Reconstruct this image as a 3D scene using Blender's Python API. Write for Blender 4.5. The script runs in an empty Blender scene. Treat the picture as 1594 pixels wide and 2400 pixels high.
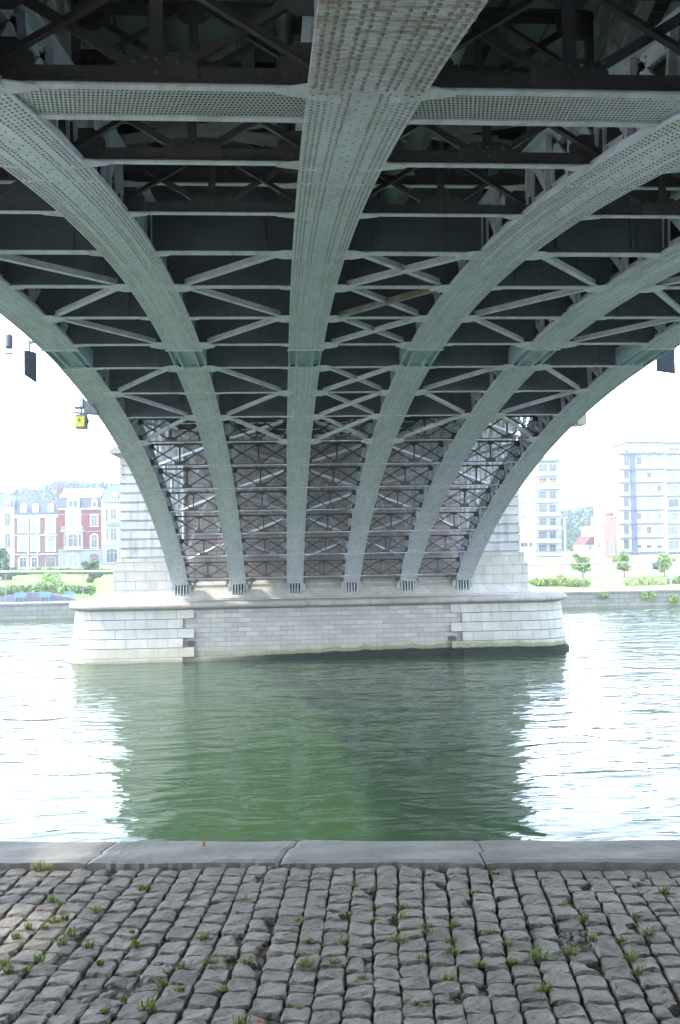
import bpy, math, random
import numpy as np
from mathutils import Vector, Matrix
R = math.radians
SC = bpy.context.scene

# ------------------------------------------------------------------ camera
EYE = 1.6
yaw, pitch, roll = R(3.736), R(2.10), R(-0.968)
FPX = 2100.0
fw = Vector((math.sin(yaw)*math.cos(pitch), math.cos(yaw)*math.cos(pitch), math.sin(pitch)))
rt = Vector((math.cos(yaw), -math.sin(yaw), 0)); up = rt.cross(fw)
c_, s_ = math.cos(roll), math.sin(roll)
rt, up = c_*rt + s_*up, -s_*rt + c_*up
cam = bpy.data.cameras.new('camera'); camo = bpy.data.objects.new('camera', cam)
SC.collection.objects.link(camo)
camo.matrix_world = Matrix(((rt.x, up.x, -fw.x, 0), (rt.y, up.y, -fw.y, 0), (rt.z, up.z, -fw.z, EYE), (0, 0, 0, 1)))
cam.sensor_fit = 'VERTICAL'; cam.sensor_height = 36; cam.sensor_width = 24
cam.lens = 36*FPX/2400; cam.clip_start = 0.05; cam.clip_end = 3000
SC.camera = camo

def at(px, py, Y):
    """point on the plane y=Y seen at photo pixel"""
    d = rt*((px-797)/FPX) + up*((1200-py)/FPX) + fw
    t = Y/d.y
    return Vector((d.x*t, Y, EYE+d.z*t))
def on_z(px, py, z):
    d = rt*((px-797)/FPX) + up*((1200-py)/FPX) + fw
    t = (z-EYE)/d.z
    return Vector((d.x*t, d.y*t, z))

# ------------------------------------------------------------------ world, sun, exposure
SUNV = Vector((-1.0, -0.16, 1.42)).normalized()
el = math.asin(SUNV.z); az = math.atan2(SUNV.x, SUNV.y)
W = bpy.data.worlds.new('World'); SC.world = W; W.use_nodes = True
nt = W.node_tree; bg = nt.nodes['Background']
sk = nt.nodes.new('ShaderNodeTexSky'); sk.sky_type = 'NISHITA'; sk.sun_disc = False
sk.sun_elevation = el; sk.sun_rotation = az; sk.air_density = 1.0; sk.dust_density = 1.0; sk.ozone_density = 1.0
# bright summer haze low in the sky, added to the clear-sky model
tc = nt.nodes.new('ShaderNodeTexCoord'); sp_ = nt.nodes.new('ShaderNodeSeparateXYZ'); nt.links.new(tc.outputs['Generated'], sp_.inputs[0])
hz = nt.nodes.new('ShaderNodeValToRGB'); nt.links.new(sp_.outputs[2], hz.inputs[0])
hz.color_ramp.elements[0].position = 0.0; hz.color_ramp.elements[0].color = (.90, .96, 1.0, 1)
hz.color_ramp.elements[1].position = 0.75; hz.color_ramp.elements[1].color = (.22, .27, .32, 1)
ad = nt.nodes.new('ShaderNodeVectorMath'); ad.operation = 'MULTIPLY_ADD'
nt.links.new(hz.outputs[0], ad.inputs[0]); ad.inputs[1].default_value = (9.5, 9.5, 9.5); nt.links.new(sk.outputs[0], ad.inputs[2])
nt.links.new(ad.outputs[0], bg.inputs[0]); bg.inputs[1].default_value = 0.12
sun = bpy.data.lights.new('sun', 'SUN'); suno = bpy.data.objects.new('sun', sun); SC.collection.objects.link(suno)
sun.energy = 1.3; sun.angle = R(2.2); sun.color = (1, .95, .87)
suno.rotation_euler = (-SUNV).to_track_quat('-Z', 'Y').to_euler()
SC.view_settings.view_transform = 'Standard'; SC.view_settings.look = 'None'
SC.view_settings.exposure = 2.7; SC.view_settings.gamma = 1
SC.cycles.max_bounces = 8; SC.cycles.diffuse_bounces = 5; SC.cycles.glossy_bounces = 4
SC.cycles.caustics_reflective = True; SC.cycles.blur_glossy = 1.0
SC.cycles.use_denoising = True

# ------------------------------------------------------------------ materials
def new_mat(name):
    m = bpy.data.materials.new(name); m.use_nodes = True
    return m, m.node_tree, m.node_tree.nodes['Principled BSDF']
def N(t, kind, **kw):
    n = t.nodes.new('ShaderNode'+kind)
    for k, v in kw.items():
        if k in n.inputs: n.inputs[k].default_value = v
        else: setattr(n, k, v)
    return n
def ramp(t, fac, stops):
    n = t.nodes.new('ShaderNodeValToRGB'); t.links.new(fac, n.inputs[0])
    e = n.color_ramp.elements
    while len(e) < len(stops): e.new(.5)
    for i, (p, c) in enumerate(stops):
        e[i].position = p; e[i].color = (*c, 1) if not isinstance(c, (int, float)) else (c, c, c, 1)
    return n.outputs[0]
def mix(t, fac, a, b, mode='MIX'):
    n = t.nodes.new('ShaderNodeMix'); n.data_type = 'RGBA'; n.blend_type = mode
    for s, v in ((0, fac), (6, a), (7, b)):
        if hasattr(v, 'is_output'): t.links.new(v, n.inputs[s])
        else: n.inputs[s].default_value = v if s == 0 else (*v, 1)
    return n.outputs[2]
def math_(t, op, a, b=0.0, c=0.0):
    n = t.nodes.new('ShaderNodeMath'); n.operation = op
    for i, v in enumerate((a, b, c)):
        if hasattr(v, 'is_output'): t.links.new(v, n.inputs[i])
        else: n.inputs[i].default_value = v
    return n.outputs[0]
def pos(t, sc=(1, 1, 1)):
    g = t.nodes.new('ShaderNodeNewGeometry'); m = t.nodes.new('ShaderNodeMapping')
    t.links.new(g.outputs['Position'], m.inputs[0]); m.inputs['Scale'].default_value = sc
    return m.outputs[0]
def noise(t, vec, scale, detail=6, rough=.6, dist=0):
    n = N(t, 'TexNoise', Scale=scale, Detail=detail, Roughness=rough, Distortion=dist)
    t.links.new(vec, n.inputs['Vector']); return n.outputs[0]
def bump(t, h, d, p, s=1.0):
    b = t.nodes.new('ShaderNodeBump'); b.inputs['Strength'].default_value = s; b.inputs['Distance'].default_value = d
    t.links.new(h, b.inputs['Height']); t.links.new(b.outputs[0], p.inputs['Normal']); return b
def simple(name, col, rough=.6, var=.15, scale=2.0, metal=0, bmp=0, spec=.5, sc3=(1, 1, 1)):
    m, t, p = new_mat(name)
    v = pos(t, sc3); f = noise(t, v, scale)
    a = tuple(max(0, x*(1-var)) for x in col); b = tuple(min(1, x*(1+var)) for x in col)
    t.links.new(ramp(t, f, [(.3, a), (.7, b)]), p.inputs['Base Color'])
    p.inputs['Roughness'].default_value = rough; p.inputs['Metallic'].default_value = metal
    p.inputs['Specular IOR Level'].default_value = spec
    if bmp: bump(t, noise(t, v, scale*6), bmp, p)
    return m

def steel(name, col, col2, rust=.5, rough=.5, chk=(.70, .75, .83), drt=(.17, .165, .14)):
    """painted riveted steel, faded, with dirt patches and rust bleeding; rustier near the bank"""
    m, t, p = new_mat(name)
    v = pos(t)
    base = mix(t, ramp(t, noise(t, v, .55, 5, .65), [(.35, 0.), (.65, 1.)]), col, col2)
    dirt = ramp(t, noise(t, pos(t, (1, .25, 1)), 6, 8, .7), [(.45, 0.), (.72, .5)])
    base = mix(t, dirt, base, drt)
    chalk = ramp(t, noise(t, pos(t, (1.6, .22, 1)), 1.5, 6, .65), [(.52, 0.), (.72, .4)])
    base = mix(t, chalk, base, chk)
    sp = math_(t, 'MULTIPLY', ramp(t, noise(t, v, 9, 8, .75), [(.58, 0.), (.68, 1.)]), ramp(t, noise(t, v, .35, 3, .5), [(.45, 0.), (.65, 1.)]))
    base = mix(t, math_(t, 'MULTIPLY', sp, rust), base, (.17, .085, .04))
    p.inputs['Roughness'].default_value = rough; p.inputs['Specular IOR Level'].default_value = .3
    t.links.new(base, p.inputs['Base Color'])
    bump(t, noise(t, v, 14, 4), .004, p, .5)
    return m, t, p, base, v

M = {}
M['rib'], t, p, base, v = steel('weathered pale blue paint', (.55, .58, .69), (.61, .615, .68), .9, .5, (.70, .76, .86), (.26, .23, .17))
# heavy rust scale under the haunch nearest the quay
sx = t.nodes.new('ShaderNodeSeparateXYZ'); t.links.new(v, sx.inputs[0])
near = ramp(t, math_(t, 'MULTIPLY_ADD', sx.outputs[1], -1/2.2, 7.1/2.2), [(0, 0.), (1, 1.)])
rn = ramp(t, noise(t, pos(t, (.6, 2.6, 1)), 5.2, 9, .8), [(.47, 0.), (.585, 1.)])
b2 = mix(t, math_(t, 'MULTIPLY', near, .25), base, (.62, .60, .58))
b2 = mix(t, math_(t, 'MULTIPLY', near, rn), b2, (.22, .135, .07))
t.links.new(b2, p.inputs['Base Color'])
M['rivet'] = simple('grimy shaded rivet heads', (.25, .23, .195), .6, .35, 9)  # grime and rust, with the shading of the heads in the colour
M['hinge'] = steel('teal hinge paint', (.35, .46, .52), (.41, .50, .56), .2)[0]
M['brace'] = steel('pale brace paint', (.57, .59, .68), (.65, .645, .68), .6)[0]
M['flange'] = steel('lit side flange paint', (.61, .62, .70), (.69, .67, .70), .5)[0]  # lighter copy of the frame steel for the lit bottom faces
M['frame'] = steel('shaded grimy grey paint', (.050, .055, .060), (.082, .075, .070), .7, .6, (.10, .10, .10), (.04, .038, .034))[0]  # cross-frame steel, shade of its upright faces put into the colour
M['web'] = steel('shaded blue grey plate paint', (.062, .082, .098), (.092, .113, .128), .7, .55, (.115, .135, .148), (.05, .05, .048))[0]  # plate steel with its shade worked into the dark colour
M['spandrel'] = steel('spandrel paint', (.24, .27, .28), (.36, .37, .35), .7)[0]
M['rusty'] = steel('rusty brace paint', (.19, .15, .12), (.30, .27, .23), 1.0)[0]
# deck plates with seams
m, t, p = new_mat('deck buckle plate paint'); M['deck'] = m
v = pos(t); br = N(t, 'TexBrick', Scale=1.0); br.offset = 0
br.inputs['Mortar Size'].default_value = .012; br.inputs['Brick Width'].default_value = .48; br.inputs['Row Height'].default_value = 1.3
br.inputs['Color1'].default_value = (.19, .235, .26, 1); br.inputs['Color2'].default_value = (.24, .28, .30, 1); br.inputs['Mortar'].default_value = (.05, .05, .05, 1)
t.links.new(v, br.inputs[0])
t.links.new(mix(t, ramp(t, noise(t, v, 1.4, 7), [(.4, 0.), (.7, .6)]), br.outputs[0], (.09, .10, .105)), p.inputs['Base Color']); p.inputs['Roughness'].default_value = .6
# perforated sheet: real holes
m, t, p = new_mat('perforated sheet'); M['perf'] = m
v = pos(t, (1/.034, 1/.080, 0)); s = t.nodes.new('ShaderNodeSeparateXYZ'); t.links.new(v, s.inputs[0])
fy = math_(t, 'FRACT', s.outputs[1]); row = math_(t, 'FLOOR', s.outputs[1])
fx = math_(t, 'FRACT', math_(t, 'MULTIPLY_ADD', row, .5, s.outputs[0]))
dx = math_(t, 'SUBTRACT', fx, .5); dy = math_(t, 'SUBTRACT', fy, .5)
d2 = math_(t, 'ADD', math_(t, 'MULTIPLY', dx, dx), math_(t, 'MULTIPLY', dy, dy))
hole = math_(t, 'LESS_THAN', d2, .075)
p.inputs['Base Color'].default_value = (.33, .34, .34, 1); p.inputs['Roughness'].default_value = .5
tr = t.nodes.new('ShaderNodeBsdfTransparent'); mx = t.nodes.new('ShaderNodeMixShader')
t.links.new(hole, mx.inputs[0]); t.links.new(p.outputs[0], mx.inputs[1]); t.links.new(tr.outputs[0], mx.inputs[2])
t.links.new(mx.outputs[0], t.nodes['Material Output'].inputs[0])

def stone(name, c1, c2, mort, bw, bh, ms=.012, zoff=0, stain=(.16, .15, .13), st=.5, moss=False, offset=.5, xoff=0.0):
    m, t, p = new_mat(name)
    v = pos(t); s = t.nodes.new('ShaderNodeSeparateXYZ'); t.links.new(v, s.inputs[0])
    cb = t.nodes.new('ShaderNodeCombineXYZ')
    t.links.new(math_(t, 'ADD', math_(t, 'MULTIPLY_ADD', s.outputs[1], .7, s.outputs[0]), 50.+xoff), cb.inputs[0])
    t.links.new(math_(t, 'ADD', s.outputs[2], zoff), cb.inputs[1])
    br = N(t, 'TexBrick', Scale=1.0); br.offset = offset
    br.inputs['Mortar Size'].default_value = ms; br.inputs['Mortar Smooth'].default_value = .3
    br.inputs['Brick Width'].default_value = bw; br.inputs['Row Height'].default_value = bh; br.inputs['Bias'].default_value = 0
    for k, c in (('Color1', c1), ('Color2', c2), ('Mortar', mort)): br.inputs[k].default_value = (*c, 1)
    t.links.new(cb.outputs[0], br.inputs[0])
    col = mix(t, ramp(t, noise(t, v, 1.3, 8, .65), [(.4, 0.), (.75, 1.)]), br.outputs[0], tuple(x*.72 for x in c2))
    streak = ramp(t, noise(t, pos(t, (2.2, 2.2, .35)), 1.6, 7, .7), [(.5, 0.), (.75, st)])
    col = mix(t, streak, col, stain)
    col = mix(t, .5, col, mix(t, noise(t, v, 25, 4), tuple(x*.7 for x in (1, 1, 1)), (1.2, 1.2, 1.2)), 'MULTIPLY')
    if moss:
        z = s.outputs[2]
        wob = math_(t, 'MULTIPLY_ADD', noise(t, pos(t, (1, 1, .2)), .9, 6), .75, -.38)
        xr = ramp(t, math_(t, 'MULTIPLY_ADD', s.outputs[0], 1/10., .45), [(0, 0.), (.45, .55), (1, 1.)])
        lim = math_(t, 'MULTIPLY_ADD', xr, .34, -3.98)
        g = ramp(t, math_(t, 'MULTIPLY', math_(t, 'SUBTRACT', math_(t, 'ADD', lim, wob), z), 6.), [(0, 0.), (.6, .9)])
        g = math_(t, 'MULTIPLY', g, ramp(t, noise(t, pos(t, (1, 1, 2)), 2.2, 7, .7), [(.3, .3), (.5, 1.)]))
        g = math_(t, 'MULTIPLY', g, ramp(t, xr, [(.05, .25), (.55, 1.)]))
        col = mix(t, g, col, (.075, .10, .018))
        tide = ramp(t, math_(t, 'MULTIPLY', math_(t, 'SUBTRACT', math_(t, 'MULTIPLY_ADD', wob, 1.6, -3.35), z), 3.), [(0, 0.), (1, .42)])
        col = mix(t, tide, col, (.27, .24, .16))
        lim2 = math_(t, 'MULTIPLY_ADD', xr, .28, -4.16)
        g2 = ramp(t, math_(t, 'MULTIPLY', math_(t, 'SUBTRACT', math_(t, 'MULTIPLY_ADD', wob, .4, lim2), z), 12.), [(0, 0.), (.6, 1.)])
        g2 = math_(t, 'MULTIPLY', g2, ramp(t, xr, [(.0, .25), (.5, 1.)]))
        col = mix(t, g2, col, (.010, .014, .009))
    t.links.new(col, p.inputs['Base Color']); p.inputs['Roughness'].default_value = .85; p.inputs['Specular IOR Level'].default_value = .12
    h = math_(t, 'ADD', math_(t, 'MULTIPLY', br.outputs[1], -1.0), math_(t, 'MULTIPLY', noise(t, v, 9, 8, .7), .5))
    bump(t, h, .02, p, .8)
    return m
M['pier_end'] = stone('dressed limestone', (.35, .335, .295), (.42, .40, .355), (.13, .12, .10), 1.06, .49, .012, zoff=1.6+.49*20, moss=True, st=.35)
M['pier_mid'] = stone('small block limestone', (.27, .255, .235), (.40, .38, .345), (.13, .12, .105), .72, .245, .010, zoff=1.6+.49*20, moss=True, st=.3)
M['pylon'] = stone('rusticated limestone', (.40, .39, .37), (.44, .43, .41), (.17, .16, .15), 1.5, .49, .012, zoff=-1.05+.49*20, st=.75, stain=(.14, .13, .12))
M['wall'] = stone('stained pink limestone', (.28, .25, .225), (.35, .31, .28), (.13, .12, .11), 1.1, .40, .02, zoff=1.0+8, st=.7, stain=(.12, .11, .10))
M['cornice'] = stone('weathered cornice stone', (.25, .23, .20), (.32, .295, .26), (.12, .11, .10), 2.1, 3., .012, zoff=9.6, st=.6, stain=(.13, .12, .10), offset=0)
M['abut'] = stone('abutment stone', (.44, .43, .40), (.52, .50, .47), (.2, .19, .18), .9, .4, .015)
M['far_wall'] = stone('far quay masonry', (.18, .175, .15), (.25, .24, .21), (.06, .06, .05), 1.0, .4, .02, st=.6, stain=(.16, .19, .08))

# water
m, t, p = new_mat('river water'); M['water'] = m
p.inputs['Base Color'].default_value = (.022,.038,.016,1); p.inputs['Roughness'].default_value = .015
p.inputs['IOR'].default_value = 1.333; p.inputs['Specular IOR Level'].default_value = .5
v = pos(t)
wn = t.nodes.new('ShaderNodeVectorMath'); wn.operation = 'MULTIPLY_ADD'
big = noise(t, pos(t, (.30, .60, 1)), .8, 1, .4, 1.2)
mid = noise(t, pos(t, (.40, 1.0, 1)), 1.35, 1, .4, 1.4)
fin = noise(t, pos(t, (.5, 1.1, 1)), 3.6, 1, .4, 1.0)
h = math_(t, 'ADD', math_(t, 'MULTIPLY', big, .60), math_(t, 'ADD', math_(t, 'MULTIPLY', mid, .36), math_(t, 'MULTIPLY', fin, .085)))
bump(t, h, .15, p, 1.0)
p.inputs['Subsurface Weight'].default_value = 1.0; p.inputs['Subsurface Radius'].default_value = (1.0, 1.2, .9); p.inputs['Subsurface Scale'].default_value = 2.2
t.links.new(mix(t, ramp(t, noise(t, v, .12, 5), [(.35, 0.), (.65, 1.)]), (.015, .038, .011), (.020, .046, .015)), p.inputs['Base Color'])

# cobbles: blue-grey paving sett, each stone its own tint
m, t, p = new_mat('paving sett stone'); M['cobble'] = m
v = pos(t); oi = t.nodes.new('ShaderNodeObjectInfo')
vor = N(t, 'TexVoronoi', Scale=8.2); t.links.new(pos(t, (1, 1, 0)), vor.inputs['Vector'])
tint = ramp(t, oi.outputs['Random'], [(0, (.140, .124, .102)), (.35, (.215, .19, .158)), (.7, (.19, .157, .12)), (1, (.285, .255, .215))])
col = mix(t, ramp(t, noise(t, v, 11, 9, .72), [(.35, 0.), (.75, 1.)]), tint, (.32, .29, .25))
col = mix(t, ramp(t, noise(t, v, 4, 6, .7), [(.50, 0.), (.68, .7)]), col, (.13, .115, .095))
col = mix(t, ramp(t, noise(t, v, 60, 3, .7), [(.52, 0.), (.7, .6)]), col, (.075, .07, .065))
t.links.new(col, p.inputs['Base Color']); p.inputs['Roughness'].default_value = .62
bump(t, math_(t, 'ADD', noise(t, v, 26, 9, .78), math_(t, 'MULTIPLY', noise(t, v, 140, 4, .7), .3)), .016, p, 1.0)
M['coping'] = simple('worn bluestone coping', (.245, .23, .21), .7, .25, 3.2, bmp=.004)
_t = M['coping'].node_tree; _p = _t.nodes['Principled BSDF']; _c = _p.inputs['Base Color'].links[0].from_socket
_v = pos(_t); _c = mix(_t, ramp(_t, noise(_t, _v, 70, 4, .8), [(.5, 0.), (.7, .5)]), _c, (.33, .33, .32))
_c = mix(_t, ramp(_t, noise(_t, _v, 7, 8, .75), [(.55, 0.), (.7, .55)]), _c, (.19, .18, .165))
_t.links.new(_c, _p.inputs['Base Color'])
M['soil'] = simple('dark joint soil', (.085, .073, .057), .95, .5, 25, bmp=.012)
M['paving'] = stone('quay paving', (.28, .27, .25), (.34, .33, .30), (.12, .11, .09), .12, .12, .01, st=.2)
M['grass'] = simple('tuft green', (.15, .235, .045), .6, .45, 9)
M['grass2'] = simple('dry tuft', (.27, .26, .10), .7, .3, 12)
M['leaf_l'] = simple('young maple leaves', (.15, .24, .035), .6, .35, 1.2)
M['leaf_d'] = simple('dark leaves', (.05, .10, .025), .6, .4, 1.2)
M['leaf_h'] = simple('hedge leaves', (.085, .15, .025), .6, .5, .8)
M['leaf_dry'] = simple('heath leaves', (.22, .23, .12), .7, .4, .8)
M['forest'] = simple('far wood leaves', (.045, .08, .03), .8, .5, .12)
M['bark'] = simple('bark', (.12, .10, .08), .9, .3, 6, sc3=(1, 1, .2))
m, t, p = new_mat('embankment turf'); M['bank'] = m
v = pos(t)
s = t.nodes.new('ShaderNodeSeparateXYZ'); t.links.new(v, s.inputs[0])
fx = ramp(t, math_(t, 'MULTIPLY_ADD', s.outputs[0], 1/30., .2), [(0, 0.), (1, 1.)])
gcol = mix(t, noise(t, v, .25, 8, .7), (.08, .16, .022), (.15, .20, .035))
dry = mix(t, ramp(t, noise(t, v, .5, 8, .75), [(.42, 0.), (.6, 1.)]), (.19, .155, .09), (.11, .145, .035))
col = mix(t, fx, gcol, dry)
t.links.new(mix(t, ramp(t, noise(t, v, 3, 6, .7), [(.5, 0.), (.8, .6)]), col, (.045, .06, .02)), p.inputs['Base Color'])
p.inputs['Roughness'].default_value = .9; bump(t, noise(t, v, 5, 6), .1, p)
M['path'] = simple('pale towpath', (.17, .16, .145), .9, .1, 1.5)
M['white'] = simple('white render', (.36, .36, .35), .7, .05, 1)
M['white2'] = simple('white trim', (.31, .32, .335), .6, .05, 1)
M['glass'] = simple('window glass', (.025, .032, .04), .12, .3, .4)
M['glass_pale'] = simple('curtained glass', (.16, .17, .185), .3, .2, .8)
M['slate'] = simple('slate roof', (.032, .037, .052), .6, .25, 1.5, bmp=.01)
M['slate_blue'] = simple('blue slate', (.045, .065, .115), .55, .15, 1.5)
M['zinc'] = simple('zinc roof', (.20, .21, .22), .45, .1, 2, sc3=(3, 1, .2))
M['brick_p'] = stone('old pink brick', (.13, .05, .043), (.17, .07, .06), (.20, .17, .16), .22, .075, .006, st=.1)
M['brick_r'] = stone('red brick', (.16, .022, .018), (.20, .036, .03), (.2, .13, .12), .22, .075, .006, st=.1)
M['brick_o'] = stone('orange brick', (.30, .17, .13), (.34, .21, .17), (.3, .27, .25), .22, .075, .006, st=.1)
M['grey_stone'] = simple('grey house stone', (.17, .178, .19), .8, .1, 1)
M['cream'] = simple('cream house stone', (.26, .255, .235), .8, .1, 1)
M['door'] = simple('dark door paint', (.05, .035, .035), .5, .2, 2)
M['band'] = simple('lavender concrete band', (.08, .085, .13), .8, .06, .6)
M['railing'] = simple('grey railing paint', (.13, .14, .155), .5, .1, 2)
M['pole'] = simple('galvanised steel', (.22, .23, .23), .45, .1, 3)
M['greenpole'] = simple('pale green post', (.14, .20, .18), .5, .1, 3)
M['signgrey'] = simple('sign back aluminium', (.05, .058, .08), .5, .15, 4)
M['dark'] = simple('black backing', (.03, .03, .035), .5, .2, 5)  # black fill behind the shoe bars and in the mooring niches
M['lampbody'] = simple('grey lamp housing', (.09, .095, .11), .45, .1, 6)
M['yellow'] = simple('yellow signal plate', (.42, .38, .015), .45, .06, 6)
M['box'] = simple('pale junction box', (.24, .24, .16), .6, .1, 6)
M['bench'] = simple('pale blue bench', (.10, .20, .25), .6, .05, 2)
M['benchwall'] = simple('mauve rendered wall', (.12, .12, .15), .8, .08, 1)
M['flower'] = simple('orange flowers', (.70, .33, .10), .7, .3, 3)
M['viola'] = simple('violet petals', (.35, .22, .55), .6, .2, 9)
M['red'] = simple('red wrapper', (.5, .06, .07), .5, .1, 9)
M['rustyiron'] = simple('rusty iron', (.085, .07, .055), .8, .4, 8)
M['dryleaf'] = simple('dry orange leaf', (.42, .17, .07), .7, .2, 20)

# ------------------------------------------------------------------ mesh helpers
class MB:
    def __init__(s): s.v = []; s.f = []; s.m = []
    def add(s, vs, fs, mi=0):
        o = len(s.v); s.v.extend([tuple(q) for q in vs]); s.f.extend([tuple(i+o for i in f) for f in fs]); s.m.extend([mi]*len(fs))
    def box(s, x0, x1, y0, y1, z0, z1, mi=0):
        s.add([(x0,y0,z0),(x1,y0,z0),(x1,y1,z0),(x0,y1,z0),(x0,y0,z1),(x1,y0,z1),(x1,y1,z1),(x0,y1,z1)],
              [(0,3,2,1),(4,5,6,7),(0,1,5,4),(1,2,6,5),(2,3,7,6),(3,0,4,7)], mi)
    def bar(s, a, b, w, h, upv=(0,0,1), mi=0):
        """box from a to b; w along side, h along up"""
        a = Vector(a); b = Vector(b); d = (b-a).normalized(); u = Vector(upv); sd = d.cross(u)
        if sd.length < 1e-4: sd = d.cross(Vector((1,0,0)))
        sd.normalize(); u = sd.cross(d).normalized(); sd *= w/2; u *= h/2
        s.add([a-sd-u, a+sd-u, a+sd+u, a-sd+u, b-sd-u, b+sd-u, b+sd+u, b-sd+u],
              [(0,1,2,3),(4,7,6,5),(0,4,5,1),(1,5,6,2),(2,6,7,3),(3,7,4,0)], mi)
    def cyl(s, a, b, r, n=12, r2=None, mi=0, cap=True):
        a = Vector(a); b = Vector(b); r2 = r if r2 is None else r2
        d = (b-a).normalized(); x = d.orthogonal().normalized(); y = d.cross(x)
        vs = []
        for q, rr in ((a, r), (b, r2)):
            for i in range(n):
                t = 2*math.pi*i/n; vs.append(q+x*math.cos(t)*rr+y*math.sin(t)*rr)
        fs = [(i, (i+1) % n, n+(i+1) % n, n+i) for i in range(n)]
        if cap: fs += [tuple(range(n-1, -1, -1)), tuple(range(n, 2*n))]
        s.add(vs, fs, mi)
    def dome(s, c, nrm, r, hgt, n=8, mi=0, mid=True):
        c = Vector(c); d = Vector(nrm).normalized(); x = d.orthogonal().normalized(); y = d.cross(x)
        rings = ((0, 1.), (.62, .78)) if mid else ((0, 1.),)
        vs = []
        for hh, rr in rings:
            for i in range(n):
                t = 2*math.pi*i/n; vs.append(c+d*hgt*hh+(x*math.cos(t)+y*math.sin(t))*r*rr)
        vs.append(c+d*hgt); fs = []
        for k in range(len(rings)-1): fs += [(k*n+i, k*n+(i+1) % n, (k+1)*n+(i+1) % n, (k+1)*n+i) for i in range(n)]
        L = (len(rings)-1)*n
        fs += [(L+i, L+(i+1) % n, len(vs)-1) for i in range(n)]
        s.add(vs, fs, mi)
    def prism(s, poly, y0, y1, mi=0):
        """polygon in x,z extruded along y"""
        n = len(poly)
        s.add([(x, y0, z) for x, z in poly]+[(x, y1, z) for x, z in poly],
              [tuple(range(n)), tuple(range(2*n-1, n-1, -1))]+[((i+1) % n, i, n+i, n+(i+1) % n) for i in range(n)], mi)
    def mesh(s, name, mats):
        me = bpy.data.meshes.new(name); me.from_pydata(s.v, [], s.f)
        for q in mats: me.materials.append(M[q] if isinstance(q, str) else q)
        if len(mats) > 1: me.polygons.foreach_set('material_index', s.m)
        me.update(); return me
    def build(s, name, mats, parent=None, smooth=False, loc=None):
        if isinstance(mats, str): mats = [mats]
        me = s.mesh(name, mats)
        if smooth: me.polygons.foreach_set('use_smooth', [True]*len(me.polygons))
        return link(name, me, parent, loc)
def link(name, data, parent=None, loc=None):
    o = bpy.data.objects.new(name, data); SC.collection.objects.link(o)
    if parent: o.parent = parent
    if loc is not None: o.location = loc
    return o
def tag(o, label=None, cat=None, group=None, kind=None):
    for k, v in (('label', label), ('category', cat), ('group', group), ('kind', kind)):
        if v: o[k] = v
    return o
def thing(name, label, cat, loc=(0, 0, 0), group=None):
    o = bpy.data.objects.new(name, None); SC.collection.objects.link(o); o.location = loc; o.empty_display_size = .3
    return tag(o, label, cat, group)
def sub(parent, name, mats, mb, smooth=False):
    """mesh given in world coordinates, child of an unrotated thing at parent.location chain"""
    off = Vector((0, 0, 0)); q = parent
    while q is not None: off += Vector(q.location); q = q.parent
    mb.v = [tuple(Vector(c)-off) for c in mb.v]
    return mb.build(name, mats, parent, smooth)
rng = random.Random(7); nr = np.random.RandomState(11)

# ================================================================== STRUCTURE: water, banks
WZ = -4.28
def sheet(name, x0, x1, y0, y1, z, mat):
    b = MB(); b.add([(x0, y0, z), (x1, y0, z), (x1, y1, z), (x0, y1, z)], [(0, 1, 2, 3)])
    return tag(b.build(name, mat), kind='structure')
sheet('river_water', -900, 900, 3.0, 79.2, WZ, 'water')
sheet('river_bed', -900, 900, -3.0, 79.4, WZ-2.5, 'soil')
# far bank: towpath, embankment, ground to the horizon
def bank_z(x, y):
    if y < 86: return -3.1
    tt = min(1, (y-86)/38.); z = -3.1+1.75*tt
    if y > 220: z += 20*(1-math.exp(-((y-220)/260.)**2))*(.75+.25*math.sin(x*.011+1.3))
    return z
ys = [78.9, 80, 82, 84, 86]+[86+2.0*i for i in range(1, 22)]+[135, 150, 170, 200, 230, 260, 300, 350, 420, 520, 700, 1000, 1500]
xs = [-1500, -900, -500, -300, -200, -120]+[-80+4*i for i in range(46)]+[150, 220, 320, 500, 900, 1500]
b = MB(); nx = len(xs)
vs = [(x, y, bank_z(x, y)+(.12*math.sin(x*.5+y*.3)+.08*math.sin(x*.17-y*.8) if 87 < y < 122 else 0)) for y in ys for x in xs]
b.add(vs, [(j*nx+i, j*nx+i+1, (j+1)*nx+i+1, (j+1)*nx+i) for j in range(len(ys)-1) for i in range(nx-1)])
tag(b.build('far_ground', 'bank', smooth=True), kind='structure')
sheet('towpath', -900, 900, 79.3, 84.3, -3.096, 'path')
b = MB(); b.box(-900, 900, 78.6, 79.3, WZ-2, -3.06)
for i in range(-60, 70): b.box(i*2.0+.01, i*2.0+1.99, 78.5, 79.32, -3.06, -2.94)
tag(b.build('quay_wall', 'far_wall'), 'long low stained masonry wall along the far river bank', 'river wall')

# ================================================================== BRIDGE
S = 3.0
XR = [(k-3+.2193)*S for k in range(1, 7)]            # rib axes
PC = (-0.20084, -0.04736, 0.17618, -1.84082, -0.33679, 1.623)
def _z(y):
    D = y/S; tt = (D/1.05-7)/8; r = 0
    for c in PC: r = r*tt+c
    return EYE+S*r
def zA(y):
    y0 = 3.9
    if y >= y0: return _z(y)
    sl = (_z(y0+.05)-_z(y0-.05))/.1
    return _z(y0)+sl*(y-y0)-.012*(y-y0)**2
def slope(y): return (zA(y+.05)-zA(y-.05))/.1
YS0, YS1 = -3.4, 47.30
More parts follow.
